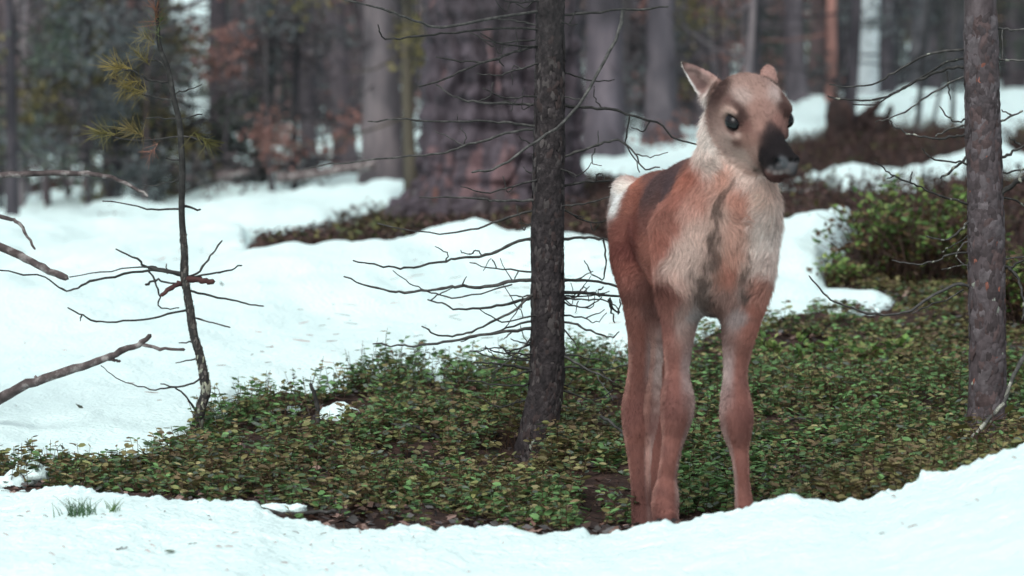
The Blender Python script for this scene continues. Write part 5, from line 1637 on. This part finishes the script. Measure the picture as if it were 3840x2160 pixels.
# snow left in the berry shrubs
for i, (u_, v_, w_, h_, d_) in enumerate(((1265, 1545, 150, 70, 8.9), (1090, 1545, 90, 45, 9.0), (1000, 1560, 70, 40, 8.95), (1530, 1470, 60, 36, 9.3), (120, 1760, 110, 60, 7.75), (30, 1800, 120, 60, 7.6), (1030, 1905, 150, 50, 7.12), (1110, 1900, 70, 30, 7.1)  )):
    vv = bv.copy()
    vv *= (1 + .25 * fbm(vv[:, 0] * 2 + i * 7, vv[:, 1] * 2, vv[:, 2] * 2, 90, 3))[:, None]
    c = np.array([(u_ - 1920) / FPX * d_, d_, P(u_, v_, d_)[2] - R(h_, d_) * .35])
    o = mesh_np('snow_clump', vv * np.array([R(w_, d_) / 2, R(w_, d_) / 2, R(h_, d_) * .8]) + c, bf, M['snow'])
    tag(o, kind='structure')

# sticks among the leaves
for pl, d_, w0, w1, lb in (
    ([(1188, 1620), (1190, 1560), (1186, 1500), (1165, 1440)], 8.75, 20, 14, 'short dark stick standing upright in the berry leaves'),
    ([(1660, 1665), (1620, 1630), (1560, 1605), (1470, 1590)], 8.5, 14, 9, 'curved grey twig lying on the berry leaves left of the spruce'),
    ([(960, 1900), (1040, 1925), (1130, 1925), (1210, 1918), (1260, 1915)], 7.06, 18, 10, 'dark wet twig at the edge of the snow bank'),
    ([(2250, 1560), (2310, 1600), (2370, 1660)], 8.0, 13, 8, 'thin grey twig in the leaves behind the calf'),
    ([(1700, 1560), (1800, 1530), (1900, 1525)], 8.8, 16, 10, 'grey dead twig on the leaves at the foot of the spruce'),
    ([(2860, 1590), (2960, 1570), (3060, 1575)], 8.6, 12, 7, 'grey twig lying in the leaves right of the calf legs')):
    mb = MB(); br(mb, pl, d_, -.2, w0, w1, 0, 7, (1, 1, 1))
    o = mb.build('twig', M['twig']); tag(o, lb, 'twig')

# grass tufts on the front snow
def grass(u_, v_, n, wpx, hpx, col, lb, seed, bend=.5):
    q = np.random.default_rng(seed)
    d_, z_ = ground_at(u_, v_, 5.6, 7.4, fz)
    mb = MB()
    for i in range(n):
        b0 = np.array([(u_ - 1920) / FPX * d_ + q.normal() * R(wpx, d_) * .25, d_ + q.normal() * .012, z_ - .004])
        h = R(hpx, d_) * q.uniform(.5, 1.1); lx = (q.normal() * .5 + bend * .3) * h
        e = b0 + np.array([lx, q.normal() * .3 * h, h])
        mb.tube(resample([b0, (b0 + e) / 2 + np.array([-.12 * lx, 0, .05 * h]), e], 5), np.linspace(.0011, .0002, 5), 4, 0, np.array(col) * q.uniform(.6, 1.4))
    o = mb.build('grass_tuft', M['needle']); tag(o, lb, 'grass')


grass(300, 1928, 60, 150, 70, (.06, .13, .06), 'green tuft of grass blades sticking out of the front snow', 1, .2)
grass(415, 1915, 26, 50, 48, (.09, .17, .06), 'small leaning grass tuft right of the larger tuft on the snow', 2, 1.4)
# needles, bark crumbs and twiglets on the snow
mb = MB()
q = np.random.default_rng(5)
for i in range(150):
    u_ = q.uniform(-300, 4200); d_ = q.uniform(6.05, 7.2)
    if q.random() > (0.9 if u_ < 1400 else .30): continue
    if d_ > edge_d(u_) - .06: continue
    z_ = float(fz(np.array([u_]), np.array([d_]))[0]); a = q.uniform(0, 6.28); L = q.uniform(.004, .018)
    b0 = np.array([(u_ - 1920) / FPX * d_, d_, z_ + .002]); dv = np.array([math.cos(a), math.sin(a), q.uniform(-.05, .3)]) * L
    c_ = [(.35, .16, .13), (.25, .12, .10), (.09, .08, .08), (.16, .15, .13)][q.integers(0, 4)]
    mb.tube(np.array([b0, b0 + dv * .5 + np.array([0, 0, .001]), b0 + dv]), [.0007, .0009, .0004], 4, 0, c_)
for i in range(420):
    u_ = q.uniform(-300, 3000); d_ = q.uniform(8.9, 14)
    z_ = float(gz(u_, d_))
    if float(snow_sd(np.array([u_]), np.array([d_]), np.array([z_]))[0]) < 30: continue
    a = q.uniform(0, 6.28); L = q.uniform(.01, .05)
    b0 = np.array([(u_ - 1920) / FPX * d_, d_, z_ + .045]); dv = np.array([math.cos(a), math.sin(a), .1]) * L
    c_ = [(.40, .20, .17), (.2, .12, .10), (.09, .08, .08), (.12, .14, .10)][q.integers(0, 4)]
    mb.tube(np.array([b0, b0 + dv * .5, b0 + dv]), [.0008, .0010, .0005], 4, 0, c_)
o = mb.build('needle_litter', M['litter']); tag(o, 'fallen pine needles and bark crumbs scattered on the snow', 'litter', kind='stuff')
d_, z_ = ground_at(625, 2075, 5.6, 7.2, fz)
lm = MB(); leaves_to(lm, np.array([[(605 - 1920) / FPX * d_, d_, z_ + .004]]), np.array([[1, .1, -.05]]), np.array([.021]), np.array([(.07, .11, .06)]), 1.1)
o = lm.build('fallen_leaf', M['leaf']); tag(o, 'single green leaf lying on the front snow', 'leaf')
for (pl, lb) in (([(436, 2062), (455, 2056), (478, 2052)], 'short dark twig with a red needle on the front snow at left'), ([(705, 2040), (725, 2040), (765, 2041)], 'thin red twig lying on the front snow below the berry leaves')):
    d_, z_ = ground_at(pl[0][0], pl[0][1], 5.6, 7.2, fz)
    mb = MB(); br(mb, pl, d_, 0, 8, 4, 0, 5, (1, .8, .8)); o = mb.build('twig', M['twig']); tag(o, lb, 'twig')
# little sprigs out on the middle snow field
for i, (u_, v_, lb) in enumerate(((1000, 1140, 'small brown sprig on the snow right of the pine sapling'), (850, 1150, 'tiny green sprig on the snow beside the pine sapling'), (365, 1605, 'tiny green sprig on the snow left of the sapling foot'), (410, 815, 'dark little stump sprig on the far snow crest'))):
    d_, z_ = ground_at(u_, v_, 8.6, 21.5)
    shrub('snow_sprig', lb, u_, d_, 70, 50, 6, 30, 80 + i, BG, 'sprigs on the snow field', cat='sprig')

# spruce spray hanging close in front of the lens, far out of focus
hb = thing('hanging_spruce_spray', 'blurred spruce twigs hanging close to the camera at the top edge', 'branch', P(2000, -700, 1.6))
mb, nb = MB(), MB()
q = np.random.default_rng(12)
for (a, b_, n_) in (((2500, -900), (1560, 20), 60), ((2400, -900), (1860, 150), 80), ((2350, -900), (2080, 180), 80), ((2300, -900), (1720, 60), 60), ((2400, -900), (2280, 40), 50), ((3900, -700), (3540, 60), 50)):
    p0, p1 = P(*a, 1.6), P(*b_, 1.6 + q.uniform(-.06, .06))
    pl = resample([p0, (p0 + p1) / 2 + np.array([0, 0, .01]), p1], 9)
    mb.tube(pl, np.linspace(.0022, .0010, 9), 5, .1, (.5, .5, .5))
    for j in range(n_):
        t = q.random() ** .7
        c = p0 * (1 - t) + p1 * t
        dv = q.normal(size=3); dv[2] -= .3; dv /= np.linalg.norm(dv)
        stems_to(nb, np.array([c]), np.array([dv * q.uniform(.008, .016)]), np.array([.0006]), np.array([(.02, .022, .022)]))
mb.build('twigs', M['twig'], hb)['kind'] = 'stuff'
nb.build('needles', M['needle'], hb, smooth=False)['kind'] = 'stuff'
